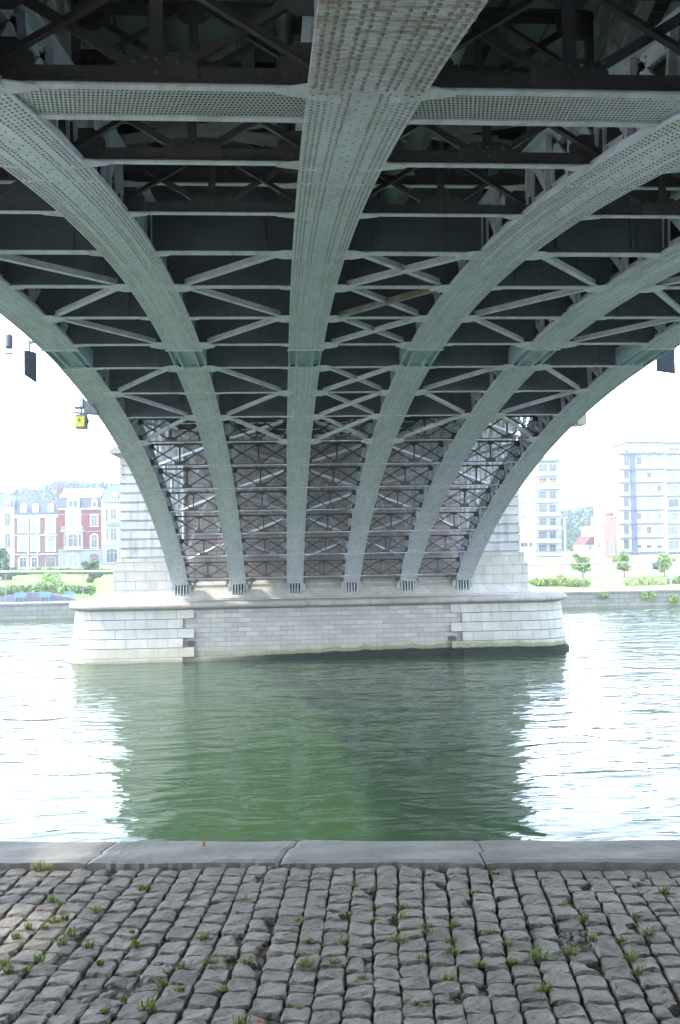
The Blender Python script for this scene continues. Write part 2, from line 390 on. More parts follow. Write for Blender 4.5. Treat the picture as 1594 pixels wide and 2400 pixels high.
# arc length table
_ty = np.linspace(YS0, YS1, 2000); _tz = np.array([zA(q) for q in _ty])
_ts = np.concatenate([[0], np.cumsum(np.hypot(np.diff(_ty), np.diff(_tz)))])
def y_of(s): return float(np.interp(s, _ts, _ty))
def s_of(y): return float(np.interp(y, _ty, _ts))
def pt(y, n):
    sl = slope(y); L = math.hypot(1, sl)
    return (y - sl/L*n, zA(y)+n/L)
def sweep(b, y0, y1, x0, x1, n0, n1, mi=0, step=.5):
    k = max(1, int((y1-y0)/step)); vs = []; fs = []
    for i in range(k+1):
        y = y0+(y1-y0)*i/k
        for (x, n) in ((x0, n0), (x1, n0), (x1, n1), (x0, n1)):
            q = pt(y, n); vs.append((x, q[0], q[1]))
    for i in range(k):
        a = i*4
        for j in range(4): fs.append((a+j, a+(j+1) % 4, a+4+(j+1) % 4, a+4+j)[::-1])
    fs += [(0, 1, 2, 3), (k*4+3, k*4+2, k*4+1, k*4)]
    b.add(vs, fs, mi)
ST = [6.35, 8.96, 11.57, 14.13, 16.70, 19.31, 21.75, 23.98, 26.52, 29.06, 31.75, 34.38, 36.99, 39.55, 42.07, 44.48, 46.82]
HW = .425                                              # half flange width
YH0, YH1 = 22.18, 23.95                                # crown hinge block
SEAM = [1.6, 6.28, 9.75, 14.85, 18.9, 29.5, 35.0, 40.2, 44.2]
RD = .86                                               # rib depth
DECK = 7.95
bridge = thing('arch_bridge', 'pale blue riveted steel arch bridge of six ribs overhead, with dark lattice cross frames', 'bridge')
# ---- one rib mesh shared by the six ribs (x local)
b = MB()
for (a, e) in ((YS0, YH0), (YH1, YS1)):
    sweep(b, a, e, -HW, HW, .045, .075)                # base plate
    for sd in (-1, 1):
        x0_, x1_ = sorted((sd*.27, sd*.30)); sweep(b, a, e, x0_, x1_, .075, .22); sweep(b, a, e, x0_, x1_, RD-.19, RD-.04)
    sweep(b, a, e, -.02, .02, .075, RD-.04, 2)  # added dark centre plate, stands in for shade inside the box
    sweep(b, a, e, -.40, -.30, .075, .095); sweep(b, a, e, .30, .40, .075, .095)          # angles
    sweep(b, a, e, -HW, HW, RD-.04, RD)                # top flange
# cover plates with gaps at the seams (visible soffit)
cuts = [YS0]+[q for q in SEAM if q < YH0]+[YH0]
segs = list(zip(cuts[:-1], cuts[1:]))
cuts = [YH1]+[q for q in SEAM if q > YH1]+[YS1]
segs += list(zip(cuts[:-1], cuts[1:]))
for i, (a, e) in enumerate(segs):
    sweep(b, a+.012, e-.012, -HW+.006, HW-.006, .018, .045)
    sweep(b, a+.012, e-.012, -HW-.004, HW+.004, 0.0, .018)
for q in SEAM: sweep(b, q-.016, q+.016, -HW+.004, HW-.004, .030, .044, 1)
sweep(b, YH0-.10, YH0+.02, -HW-.03, HW+.03, -.02, 0.0)                                    # lip before the hinge
# web stiffeners and rivets on rib sides
for s in range(0, int(_ts[-1]/.87)):
    y = y_of(s*.87)
    if YH0-.1 < y < YH1+.1: continue
    for sd in (-1, 1):
        q0 = pt(y, .1); q1 = pt(y, RD-.05)
        b.bar((sd*.285, *q0), (sd*.285, *q1), .17, .03, (1, 0, 0)); b.bar((sd*.335, *q0), (sd*.335, *q1), .05, .07, (1, 0, 0))
        ya, yb2 = y_of(s*.87+.08), y_of(s*.87+.80)
        if not (ya < YH1+.1 and yb2 > YH0-.1): b.bar((sd*.285, *pt(ya, .18)), (sd*.285, *pt(yb2, RD-.15)), .15, .03, (1, 0, 0))
        for nn in (.13, .18, RD-.15, RD-.09):
            for dd in (-.22, -.05, .05, .22):
                q = pt(y_of(s*.87+dd), nn)
                if dd in (-.22, .22) or abs(nn-.45) > .2: b.dome((sd*.302, *q), (sd, 0, 0), .018, .013, 6, 1, mid=False)
# soffit rivets
def rivrow(cols, s0, s1, pitch, r, hg, n, mid, stag=True):
    s = s0
    k = 0
    while s < s1:
        y = y_of(s)
        sl = slope(y); L = math.hypot(1, sl); nrm = (0, sl/L, -1/L)
        for ci, c in enumerate(cols):
            ss = s+(pitch/2 if (stag and ci % 2) else 0)
            yy = y_of(ss)
            if YH0-.12 < yy < YH1+.03: continue
            if min(abs(yy-q) for q in SEAM) < .035: continue
            jx = nr.uniform(-.004, .004)
            b.dome((c+jx, yy, zA(yy)), nrm, r*nr.uniform(.9, 1.08), hg, n, 1, mid=mid)
        s += pitch; k += 1
edge = [-.385, -.335, -.285, .285, .335, .385]
inner = [-.175, -.12, .12, .175]
s6 = s_of(6.3); s12 = s_of(12.); sE = _ts[-1]
rivrow([-.385, -.33, -.275, -.19, -.135, -.05, .05, .135, .19, .275, .33, .385], s_of(1.0), s6, .098, .0185, .020, 10, True)
rivrow(edge, s6, s_of(14.9), .090, .0150, .013, 8, True)
rivrow(edge, s_of(14.9), sE, .090, .0140, .012, 6, False)
rivrow(inner, s6, s_of(14.9), .092, .0145, .012, 8, True)
rivrow([-.16, .16], s_of(14.9), sE, .092, .0140, .012, 6, False)
rivrow([-.035, .035], s6, sE, .26, .0145, .012, 6, False)
for q in SEAM[1:]:                                     # denser rivets each side of a joint
    s = s_of(q); rivrow([-.23, -.11, .11, .23], s-.02, s+1.35, .092, .0145, .012, 6, False)
rib_me = b.mesh('arch_rib', ['rib', 'rivet', 'frame'])
# hinge block
b = MB()
sweep(b, YH0, YH1, -HW+.01, -HW+.05, -.0, .5); sweep(b, YH0, YH1, HW-.05, HW-.01, -.0, .5)
sweep(b, YH0, YH1, -HW+.05, HW-.05, .09, .13)
for x in (-.21, .21):
    sweep(b, YH0+.02, YH1-.02, x-.028, x+.028, .0, .09)
    sweep(b, YH0+.02, YH1-.02, x-.05, x+.05, .075, .09)
sweep(b, YH0, YH1, -.30, .30, .13, RD)
b.cyl((-.36, *pt((YH0+YH1)/2, .45)), (.36, *pt((YH0+YH1)/2, .45)), .11, 16)
hinge_me = b.mesh('hinge_block', ['hinge'])
# bearing shoe on the pier (x local, world y/z)
b = MB()
ze = zA(YS1); zb_ = -1.20
b.box(-.42, .42, 47.35, 47.47, ze-.07, ze+.03); b.box(-.40, .40, 47.55, 48.2, zb_, zb_+.10); b.box(-.36, .36, 47.62, 48.2, zb_+.10, zb_+.15)
for i in range(5):
    x = -.30+.15*i; b.box(x-.028, x+.028, 47.5, 48.0, zb_+.15, ze-.02)
b.box(-.33, .33, 47.85, 48.24, zb_+.12, ze+.25, 2)  # black backing in place of shade in the gaps between bars
for sd in (-1, 1):
    b.prism([(sd*.33, ze+.02), (sd*.52, ze-.14), (sd*.56, zb_+.22), (sd*.36, zb_+.10)][::(-1 if sd < 0 else 1)], 47.72, 48.2)
    b.box(sd*.64-.03, sd*.64+.03, 48.0, 48.2, zb_+.05, ze+.10)
    b.cyl((sd*.48, 47.6, ze-.2), (sd*.48, 47.95, ze-.2), .06, 8); b.cyl((sd*.47, 47.6, zb_+.24), (sd*.47, 47.95, zb_+.24), .06, 8)
b.box(-.70, .70, 48.16, 48.27, zb_-.02, ze+.36, 1)
shoe_me = b.mesh('bearing_shoe', ['spandrel', 'wall', 'dark'])
# spandrel: posts, diagonals, top girder in the rib plane
b = MB()
b.box(-.16, .16, YS0, 48.3, DECK-.62, DECK-.58); b.box(-.012, .012, YS0, 48.3, DECK-.58, DECK-.02)
b.box(-.16, .16, YS0, 48.3, DECK-.02, DECK-.005)
allst = [-1.5, 1.15, 3.75]+ST
for i, y in enumerate(allst):
    q = pt(y, RD)
    if DECK-.6-q[1] > .15:
        for sx_ in (-.13, .13): b.box(sx_-.045, sx_+.045, y-.06, y+.06, q[1]-.03, DECK-.6)
        k = 0; z = q[1]+.1
        while z < DECK-.7:
            b.bar((-.13, y-.066, z), (.13, y-.066, z+.16), .012, .05, (1, 0, 0)); z += .2
            b.dome((-.13, y-.06, z), (0, -1, 0), .018, .012, 6); b.dome((.13, y-.06, z), (0, -1, 0), .018, .012, 6)
    if i+1 < len(allst):
        y2 = allst[i+1]; r = pt(y2, RD)
        hA = DECK-.6-q[1]; hB = DECK-.6-r[1]
        if max(hA, hB) > .45:
            for sx_ in (-.1, .1):
                b.bar((sx_, y, q[1]+.05), (sx_, y2, DECK-.65), .05, .13, (1, 0, 0))
                b.bar((sx_*1.5, y, DECK-.65), (sx_*1.5, y2, r[1]+.05), .05, .13, (1, 0, 0))
            for (yy, zz) in ((y, q[1]+.18), (y, DECK-.75), ):
                b.box(-.19, -.175, yy-.22, yy+.22, zz-.2, zz+.2); b.box(.175, .19, yy-.22, yy+.22, zz-.2, zz+.2)
                for u in (-.14, 0, .14):
                    for w in (-.1, .1):
                        b.dome((-.19, yy+u, zz+w), (-1, 0, 0), .02, .014, 6); b.dome((.19, yy+u, zz+w), (1, 0, 0), .02, .014, 6)
        else:
            yy = y; k = 0
            while yy < y2-.25:
                za = pt(yy, RD)[1]; zb_ = DECK-.6
                if zb_-za > .1:
                    a_, e_ = (za, zb_) if k % 2 else (zb_, za)
                    for sx_ in (-.28, .28): b.bar((sx_, yy, a_), (sx_, yy+.25, e_), .02, .05, (1, 0, 0))
                yy += .25; k += 1
span_me = b.mesh('spandrel_lattice', ['spandrel'])
for i, x in enumerate(XR):
    o = link('arch_rib', rib_me, bridge, (x, 0, 0))
    if i == 2: o['label'] = 'central rib passing overhead with rust stains and big rivets'
    link('hinge_block', hinge_me, o); link('bearing_shoe', shoe_me, o); link('spandrel_lattice', span_me, o)

# ---- lattice cross frame, shared mesh; origin at soffit level in mid bay
XI = 1.5-.30
def lattice(c=.15, w=.068, g=1.0):
    b = MB(); H = .84
    b.box(-XI-.1, XI+.1, -.038, .038, 0, .016, 1)                       # bottom flange (pale)
    b.box(-XI, XI, -.012, .0, .016, c); b.box(-XI, XI, -.05, .05, .016, .028)
    b.box(-XI, XI, -.012, .0, H-c*.8, H); b.box(-XI, XI, -.07, .07, H, H+.012)
    for sd in (-1, 1):
        # pale haunch plate at flange level
        b.add([(sd*(XI+.12), -.15, .0), (sd*(XI+.12), .15, .0), (sd*(XI-.02), .13, .0), (sd*(XI-.36), .036, .0), (sd*(XI-.36), -.036, .0), (sd*(XI-.02), -.13, .0),
               (sd*(XI+.12), -.15, -.012), (sd*(XI+.12), .15, -.012), (sd*(XI-.02), .13, -.012), (sd*(XI-.36), .036, -.012), (sd*(XI-.36), -.036, -.012), (sd*(XI-.02), -.13, -.012)],
              [(0,1,2,3,4,5), (11,10,9,8,7,6)]+[(i, (i+1) % 6, 6+(i+1) % 6, 6+i) for i in range(6)], 1)
        for q in ((.05, -.09), (.05, .09), (-.1, -.08), (-.1, .08)): b.dome((sd*(XI+q[0]), q[1], -.012), (0, 0, -1), .014, .012, 6, 1)
        # diagonals: corner-bottom -> mid top, and mid bottom -> corner top
        b.bar((sd*(XI-.05), -.03, .14), (sd*.12, -.03, H-.06), .018, w, (0, 0, 1)); b.bar((sd*(XI-.05), -.05, .11), (sd*.12, -.05, H-.09), .05, .012, (0, 0, 1))
        b.bar((sd*.12, .012, .14), (sd*(XI-.05), .012, H-.06), .018, w, (0, 0, 1)); b.bar((sd*.12, .03, .11), (sd*(XI-.05), .03, H-.09), .05, .012, (0, 0, 1))
        # corner gussets
        q_ = [(XI+.02, .016), (XI-.34*g, .016), (XI-.34*g, .22*g), (XI-.22*g, .34*g), (XI+.02, .34*g)]
        b.prism([(sd*x, z) for x, z in q_][::sd], -.024, -.012)
        q_ = [(XI+.02, H), (XI-.34*g, H), (XI-.34*g, H-.2*g), (XI-.2*g, H-.30*g), (XI+.02, H-.30*g)]
        b.prism([(sd*x, z) for x, z in q_][::-sd], -.024, -.012)
        for (x, z) in ((XI-.08, .08), (XI-.2, .08), (XI-.08, .2), (XI-.2, .2), (XI-.29, .1), (.16, .17), (.08, .2), (.24, .22), (XI-.12, H-.12), (XI-.25, H-.16), (.62, .48)):
            b.dome((sd*x, -.045, z), (0, -1, 0), .020, .016, 8)
        b.box(sd*(XI+.01)-.04, sd*(XI+.01)+.04, -.06, .02, .016, H)
    b.box(-w*.7, w*.7, -.034, -.012, .15, H-.12)                           # mid post
    b.prism([(x*g, .016+(z-.016)*g) for x, z in [(-.29, .016), (.29, .016), (.29, .17), (.14, .25), (-.14, .25), (-.29, .17)]], -.024, -.012)
    b.prism([(-.18*g, H), (-.18*g, H-.12*g), (-.1*g, H-.2*g), (.1*g, H-.2*g), (.18*g, H-.12*g), (.18*g, H)], -.024, -.012)
    for x in np.arange(-XI+.1, XI, .2): b.dome((x, -.012, .09), (0, -1, 0), .014, .012, 6); b.dome((x, -.012, H-.06), (0, -1, 0), .014, .012, 6)
    b.dome((0, -.034, .1), (0, -1, 0), .02, .016, 8); b.dome((0, -.034, .2), (0, -1, 0), .02, .016, 8)
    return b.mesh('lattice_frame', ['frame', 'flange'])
lat_me = lattice(); lat_far = lattice(.06, .042, .72)
def plate(H):
    b = MB()
    b.box(-XI-.1, XI+.1, -.085, .085, 0, .018, 1)
    for sd in (-1, 1):
        b.add([(sd*(XI+.12), -.19, .0), (sd*(XI+.12), .19, .0), (sd*(XI-.05), .15, .0), (sd*(XI-.32), .083, .0), (sd*(XI-.32), -.083, .0), (sd*(XI-.05), -.15, .0),
               (sd*(XI+.12), -.19, -.014), (sd*(XI+.12), .19, -.014), (sd*(XI-.05), .15, -.014), (sd*(XI-.32), .083, -.014), (sd*(XI-.32), -.083, -.014), (sd*(XI-.05), -.15, -.014)],
              [(0,1,2,3,4,5), (11,10,9,8,7,6)]+[(i, (i+1) % 6, 6+(i+1) % 6, 6+i) for i in range(6)], 1)
        for q in ((.05, -.09), (.05, .09), (-.1, -.08), (-.1, .08), (-.22, 0)): b.dome((sd*(XI+q[0]), q[1], -.014), (0, 0, -1), .014, .012, 6, 1)
        b.box(sd*XI-.05, sd*XI+.05, -.06, .05, .018, H)
    b.box(-XI, XI, -.006, .006, .018, H); b.box(-XI, XI, -.02, -.006, .018, .10); b.box(-XI, XI, -.07, .07, H-.02, H)
    for x in np.arange(-XI+.06, XI, .13): b.dome((x, -.02, .06), (0, -1, 0), .013, .011, 6); b.dome((x, -.05, .018), (0, 0, 1), .013, .011, 6)
    for x in (-.62, .62): b.box(x-.03, x+.03, -.05, -.006, .10, H-.02)
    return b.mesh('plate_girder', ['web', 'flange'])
for i, y in enumerate([1.15, 3.75]+ST):
    n = i-2; z = zA(y)+.02
    isl = n < 3 or n > 9
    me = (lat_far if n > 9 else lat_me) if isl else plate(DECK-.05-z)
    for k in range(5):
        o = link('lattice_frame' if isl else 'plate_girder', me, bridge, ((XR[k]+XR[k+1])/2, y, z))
for y in [1.45, 4.05, 6.65, 9.26, 11.87]:
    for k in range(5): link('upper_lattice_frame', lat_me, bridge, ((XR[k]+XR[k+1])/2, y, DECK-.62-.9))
# intermediate beam that carries the perforated walkway
b = MB(); b.box(-XI-.1, XI+.1, -.03, .045, 0, .016, 1); b.box(-XI, XI, -.01, .01, .016, .2)
for x in np.arange(-XI+.1, XI, .25): b.dome((x, .015, 0), (0, 0, -1), .016, .012, 8, 1)
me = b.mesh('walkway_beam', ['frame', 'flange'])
b = MB(); b.box(-XI-.06, XI+.06, .09, .83, .03, .033); grat = b.mesh('walkway_grating', ['perf'])
dz = zA(7.25)-zA(6.35)
b = MB(); b.add([(-XI-.06, .04, .012), (XI+.06, .04, .012), (XI+.06, .868, .012+dz), (-XI-.06, .868, .012+dz)], [(0, 3, 2, 1)]); grat = b.mesh('walkway_grating', ['perf'])
for k in range(5):
    xm = (XR[k]+XR[k+1])/2
    link('walkway_beam', me, bridge, (xm, 7.25, zA(7.25)+.02)); link('walkway_grating', grat, bridge, (xm, 6.35, zA(6.35)+.02))
# ---- wind bracing in the soffit plane
def brace(r1, n1, r2, n2, mat='brace', w=.11, up_=0.0):
    y1, y2 = ST[n1], ST[n2]; sg = 1 if r2 > r1 else -1
    a = Vector((XR[r1]+sg*.62, y1+(.12 if y2 > y1 else -.12), 0)); e = Vector((XR[r2]-sg*.62, y2-(.12 if y2 > y1 else -.12), 0))
    a.z = zA(a.y)+.035+up_; e.z = zA(e.y)+.035+up_
    b = MB(); b.bar(a, e, w, .014, (0, 0, 1)); 
    b.bar(a+Vector((0, 0, .06)), e+Vector((0, 0, .06)), .014, .11, (0, 0, 1))
    return b.build('wind_brace', mat, bridge)
zig = [((0,3,1,4),(1,4,0,5),(0,5,1,6),(1,7,0,8),(0,8,1,9),(1,9,0,10)),
       ((2,3,1,4),(1,4,2,5),(2,5,1,6),(1,7,2,8),(2,8,1,9),(1,9,2,10)),
       ((3,3,4,4),(4,4,3,5),(3,5,4,6),(4,7,3,8),(3,8,4,9),(4,9,3,10)),
       ((5,3,4,4),(4,4,5,5),(5,5,4,6),(4,7,5,8),(5,8,4,9),(4,9,5,10))]
gus = set()
for z_ in zig:
    for q in z_: brace(*q); gus.add((q[0], q[1], 1 if q[2] > q[0] else -1)); gus.add((q[2], q[3], 1 if q[0] > q[2] else -1))
for i in (3, 4, 5, 7, 8, 9):
    b1 = brace(2, i, 3, i+1, up_=.02); b2 = brace(3, i, 2, i+1, 'rusty' if i == 4 else 'brace', up_=-.03)
    if i == 4: b2['label'] = 'rusty brown brace among the pale ones'
    for r in (2, 3):
        for n in (i, i+1): gus.add((r, n, 1 if r == 2 else -1))
b = MB(); pts = [(.30, -.30), (.56, -.30), (.78, -.13), (.78, .13), (.56, .30), (.30, .30)]
b.add([(x, y, 0) for x, y in pts]+[(x, y, -.014) for x, y in pts], [(0,1,2,3,4,5), (11,10,9,8,7,6)]+[(i, (i+1) % 6, 6+(i+1) % 6, 6+i) for i in range(6)])
for q in ((.4,-.2),(.5,-.2),(.4,.2),(.5,.2),(.62,-.12),(.62,.12),(.62,0),(.5,0),(.4,0),(.72,-.08),(.72,.08)): b.dome((q[0], q[1], -.014), (0, 0, -1), .016, .012, 6)
gr = b.mesh('gusset_plate', ['flange'])
me2 = gr.copy(); co = np.zeros(len(me2.vertices)*3); me2.vertices.foreach_get('co', co); co[0::3] *= -1; me2.vertices.foreach_set('co', co); me2.flip_normals()
for r, n, sg in sorted(gus):
    o = link('gusset_plate', gr if sg > 0 else me2, bridge, (XR[r], ST[n], zA(ST[n])+.012)); o.rotation_euler.x = math.atan(slope(ST[n]))
# upper plane bracing where the lattice frames return, and cross bracing of the spandrel posts
for k in range(5):
    for n in range(10, 16):
        l, r = (k, k+1) if (n+k) % 2 else (k+1, k)
        a = Vector((XR[l], ST[n+1], pt(ST[n+1], RD)[1]+.03)); e = Vector((XR[r], ST[n], pt(ST[n], RD)[1]+.03))
        b = MB(); b.bar(a, e, .12, .02); b.bar(a+Vector((0, 0, .05)), e+Vector((0, 0, .05)), .02, .1); b.build('upper_brace', 'brace', bridge)
for k in range(5):
    for y in (3.75, 6.35, 11.57, 36.99, 42.07, 46.82):
        z0 = pt(y, RD)[1]+.1; z1 = DECK-.7
        b = MB(); b.bar((XR[k]+.2, y, z0), (XR[k+1]-.2, y, z1), .05, .14); b.bar((XR[k]+.2, y+.08, z1), (XR[k+1]-.2, y+.08, z0), .05, .14)
        b.build('sway_brace', 'spandrel', bridge)
# deck, floor beams, stringers, pipes
X0, X1 = XR[0]-1.15, XR[5]+1.15
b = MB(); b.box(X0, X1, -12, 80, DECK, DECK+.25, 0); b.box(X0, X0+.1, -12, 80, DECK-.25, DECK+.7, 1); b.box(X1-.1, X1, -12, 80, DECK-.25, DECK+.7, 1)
b.build('bridge_deck', ['deck', 'web'], bridge)
for i, y in enumerate([-1.5, 1.15, 3.75]+ST):
    if 3 <= i-3 <= 9: continue
    b = MB(); b.box(X0+.1, X1-.1, y-.008, y+.008, DECK-.55, DECK-.01); b.box(X0+.1, X1-.1, y-.1, y+.1, DECK-.57, DECK-.55, 1)
    for x in np.arange(X0+.2, X1-.1, .3): b.dome((x, y-.05, DECK-.57), (0, 0, -1), .015, .012, 6, 1)
    b.build('floor_beam', ['web', 'flange'], bridge)
for k in range(5):
    for u in (.33, .67):
        x = XR[k]*(1-u)+XR[k+1]*u
        b = MB(); b.box(x-.008, x+.008, YS0, 13.9, DECK-.4, DECK-.01); b.box(x-.08, x+.08, YS0, 13.9, DECK-.41, DECK-.4); b.build('stringer', 'web', bridge)
        b = MB(); b.box(x-.008, x+.008, 31.8, 48, DECK-.4, DECK-.01); b.build('stringer', 'web', bridge)
b = MB(); b.cyl((XR[2]+1.2, -3, 6.9), (XR[2]+1.2, 13.9, 7.15), .24, 20); b.build('service_pipe', 'spandrel', bridge, True)
b = MB(); b.cyl((XR[1]+2.45, -3, 6.95), (XR[1]+2.45, 13.9, 7.1), .10, 16); b.build('service_pipe', 'web', bridge, True)

# ================================================================== PIER
PX, PY = 2.12, 49.5
spow = lambda t: math.copysign(abs(t)**.8, t)
def stad(hl, ht, e, n=14):
    """stadium plan, hl half length, ht half thickness, e length of the rounded end"""
    q = []
    for i in range(n+1):
        a = -math.pi/2+math.pi*i/n; q.append((PX+hl-e+e*spow(math.cos(a)), PY+ht*spow(math.sin(a))))
    for i in range(n+1):
        a = math.pi/2+math.pi*i/n; q.append((PX-hl+e+e*spow(math.cos(a)), PY+ht*spow(math.sin(a))))
    return q
def loft(b, rings, cap=True, mi=0):
    n = len(rings[0][0]); vs = [(x, y, z) for r, z in rings for x, y in r]; fs = []
    for k in range(len(rings)-1):
        fs += [(k*n+i, k*n+(i+1) % n, (k+1)*n+(i+1) % n, (k+1)*n+i) for i in range(n)]
    if cap: fs += [tuple(range((len(rings)-1)*n, len(rings)*n)), tuple(range(n-1, -1, -1))]
    b.add(vs, fs, mi)
pier = thing('bridge_pier', 'pale limestone river pier with rounded ends and banded pylons under the arches', 'pier', (PX, PY, WZ))
b = MB(); loft(b, [(stad(13.1, 2.44, 3.2), WZ-2), (stad(13.05, 2.42, 3.2), -1.6)]); sub(pier, 'core_masonry', 'pier_mid', b)
# long end courses, toothed towards the middle
def end_course(b, sg, xin, z0, z1, bat0, bat1, prd):
    n = 16; hl0, ht0 = 13.2+bat0, 2.5+bat0; hl1, ht1 = 13.2+bat1, 2.5+bat1; e = 2.4; g = .022
    def ring(hl, ht):
        q = [(PX+sg*(xin), PY-ht)]
        for i in range(n+1):
            a = -math.pi/2+math.pi*i/n; q.append((PX+sg*(hl-e+e*spow(math.cos(a))), PY+ht*spow(math.sin(a))))
        q.append((PX+sg*xin, PY+ht)); return q
    rings = [(ring(hl0-g*2, ht0-g*2), z0), (ring(hl0, ht0), z0+g), (ring(hl1, ht1), z1-g), (ring(hl1-g*2, ht1-g*2), z1)]
    if sg < 0: rings = [(r[::-1], z) for r, z in rings]
    loft(b, rings)
for sg in (-1, 1):
    b = MB()
    for i in range(5):
        z1 = -1.6-.49*i; z0 = z1-.49
        end_course(b, sg, 6.72 if i % 2 == 0 else 7.3, z0, z1, .05*(i+1), .05*i, 0)
    end_course(b, sg, 7.3, WZ-2, -4.05, .55, .36, 0)
    sub(pier, 'end_courses', 'pier_end', b)
b = MB()
b.box(PX-7.3, PX+7.3, PY-2.56, PY+2.56, WZ-2, -4.10)
for i in range(60):
    x = PX-7.3+i*.245; w = rng.uniform(.16, .28); b.box(x, x+w, PY-2.58-rng.uniform(0, .07), PY-2.5, WZ-1, -4.10+rng.uniform(-.06, .03))
sub(pier, 'footing', 'pier_mid', b)
# bulging cornice and sloping cap
b = MB()
prof = [(-.1, -1.64), (.02, -1.62), (.10, -1.60), (.22, -1.56), (.31, -1.48), (.33, -1.40), (.29, -1.31), (.18, -1.25), (.02, -1.21), (-.5, -1.16)]
loft(b, [(stad(13.2+o, 2.5+o  , 2.4), z) for o, z in prof])
o = sub(pier, 'cornice', 'cornice', b, False); o.data.polygons.foreach_set('use_smooth', [len(p.vertices) == 4 for p in o.data.polygons])
b = MB(); loft(b, [(stad(12.7, 2.3, 3.0, 6), -1.18), (stad(11.05, 1.45, 2.4, 6), -.52), (stad(11.1, 1.5, 2.4, 6), -.50), (stad(11.1, 1.5, 2.4, 6), -.40), (stad(10.2, .9, 1.4, 6), -.02)]); sub(pier, 'cutwater_cap', 'pier_end', b)
# pylons and the wall between them
WY = 48.28
b = MB(); b.box(PX-8.0, PX+8.0, WY, PY+1.2, -1.3, 7.1); sub(pier, 'spandrel_wall', 'wall', b)
for sg in (-1, 1):
    b = MB()
    xo = 10.85 if sg > 0 else 10.7; xi = 7.9
    def blk(bb, o, z0, z1, gap=0.0, c=.0, xin=xi):
        xa, xb = sorted((PX+sg*xin, PX+sg*(xo+o))); ya, yb = WY-.12-o, PY+1.3+o
        g = gap
        r0 = [(xa, ya), (xb, ya), (xb, yb), (xa, yb)]
        if g:
            ins = lambda r, k: [(xa+(k if sg < 0 else 0), ya+k), (xb-(k if sg > 0 else 0), ya+k), (xb-(k if sg > 0 else 0), yb-k), (xa+(k if sg < 0 else 0), yb-k)]
            loft(bb, [(ins(r0, g), z0), (ins(r0, g), z0+.05), (r0, z0+.10), (r0, z1-.01), (ins(r0, g), z1)])
        else: loft(bb, [(r0, z0), (r0, z1)])
    for i in range(11): blk(b, 0, 1.05+.49*i, 1.05+.49*(i+1), .07)
    b2 = MB(); blk(b2, .16, .50, 1.05); blk(b2, .30, -1.3, .50, xin=7.6)
    o = sub(pier, 'pylon', 'pylon', b); sub(pier, 'pylon_plinth', 'pier_end', b2)
    b3 = MB(); blk(b3, .10, 6.44, 6.62); blk(b3, .42, 6.62, 6.86); blk(b3, .30, 6.86, 7.0); blk(b3, -.05, 7.0, 8.6); blk(b3, .2, 8.6, 8.8)
    sub(pier, 'pylon_cornice', 'cornice', b3)
for px_, py_ in ((448, 1508), (1060, 1496)):
    c = at(px_, py_, 47.04); b = MB()
    n = 20
    for i in range(n):
        a0, a1 = 2*math.pi*i/n, 2*math.pi*(i+1)/n
        b.bar((c.x+.20*math.cos(a0), 47.0, c.z+.12*math.sin(a0)), (c.x+.20*math.cos(a1), 47.0, c.z+.12*math.sin(a1)), .07, .05, (0, 1, 0))
    b.prism([(c.x+.18*math.cos(2*math.pi*i/12), c.z+.10*math.sin(2*math.pi*i/12)) for i in range(12)], 47.03, 47.1, 1)
    b.bar((c.x-.16, 46.98, c.z+.01), (c.x+.16, 46.98, c.z+.03), .05, .05, (0, 1, 0))
    sub(pier, 'mooring_ring', ['rustyiron', 'dark'], b)
# near abutment behind the camera and the far one
b = MB(); b.box(-14, 18, -6.5, -3.45, -.3, DECK-.7); b.box(-14, 18, -6.5, -4.4, DECK-.7, DECK-.01)
tag(b.build('abutment', 'abut'), 'stone abutment wall behind the cobbled quay', 'abutment')
b = MB(); b.box(PX-9, PX+10, 77.5, 84, WZ-1, DECK-.02)
tag(b.build('abutment', 'abut'), 'stone abutment on the far bank behind the pier', 'abutment')

# ================================================================== NEAR QUAY
QA = R(-6.3)
ex = Vector((math.cos(QA), math.sin(QA), 0)); ey = Vector((-math.sin(QA), math.cos(QA), 0))
# quay frame: origin on the river edge straight ahead
Q0 = Vector((0, 4.905, 0))
def q2w(u, v_, z=0): p = Q0+ex*u+ey*v_; return Vector((p.x, p.y, z))
b = MB()
b.add([q2w(-200, -.1, -.045), q2w(200, -.1, -.045), q2w(200, -60, -.045), q2w(-200, -60, -.045)], [(3, 2, 1, 0)])
tag(b.build('quay_ground', 'paving'), kind='structure')
b = MB(); b.add([q2w(-3.6, -.1, -.034), q2w(3.8, -.1, -.034), q2w(3.8, -4.8, -.034), q2w(-3.6, -4.8, -.034)], [(3, 2, 1, 0)])
tag(b.build('joint_soil', 'soil'), kind='structure')
b = MB()
b.add([q2w(-200, -.02, -.05), q2w(200, -.02, -.05), q2w(200, -.02, -7), q2w(-200, -.02, -7)], [(0, 1, 2, 3)])
tag(b.build('quay_face', 'abut'), kind='structure')
CW = .335
def u_of(px): # u on the river edge for a photo column
    w = on_z(px, 1974, .03); return (w-Q0).dot(ex)
joints = [-2.9, u_of(262), u_of(680), u_of(1120), 3.2]
def joint_line(j, v_):
    """ragged crack offset"""
    t_ = -v_/CW
    return {1: (.02-.10*t_+(.025 if t_ > .5 else 0)), 2: (.012-.035*t_+(.02 if t_ < .4 else -.005)), 3: (-.01+.04*t_+(-.02 if t_ > .5 else .012))}.get(j, 0)
cl = ['pale sunlit coping slab at the left end of the quay edge', 'grey coping slab in front of the bright water edge at left', 'grey coping slab right of centre in front of the green water', 'grey coping slab at the right end of the quay edge']
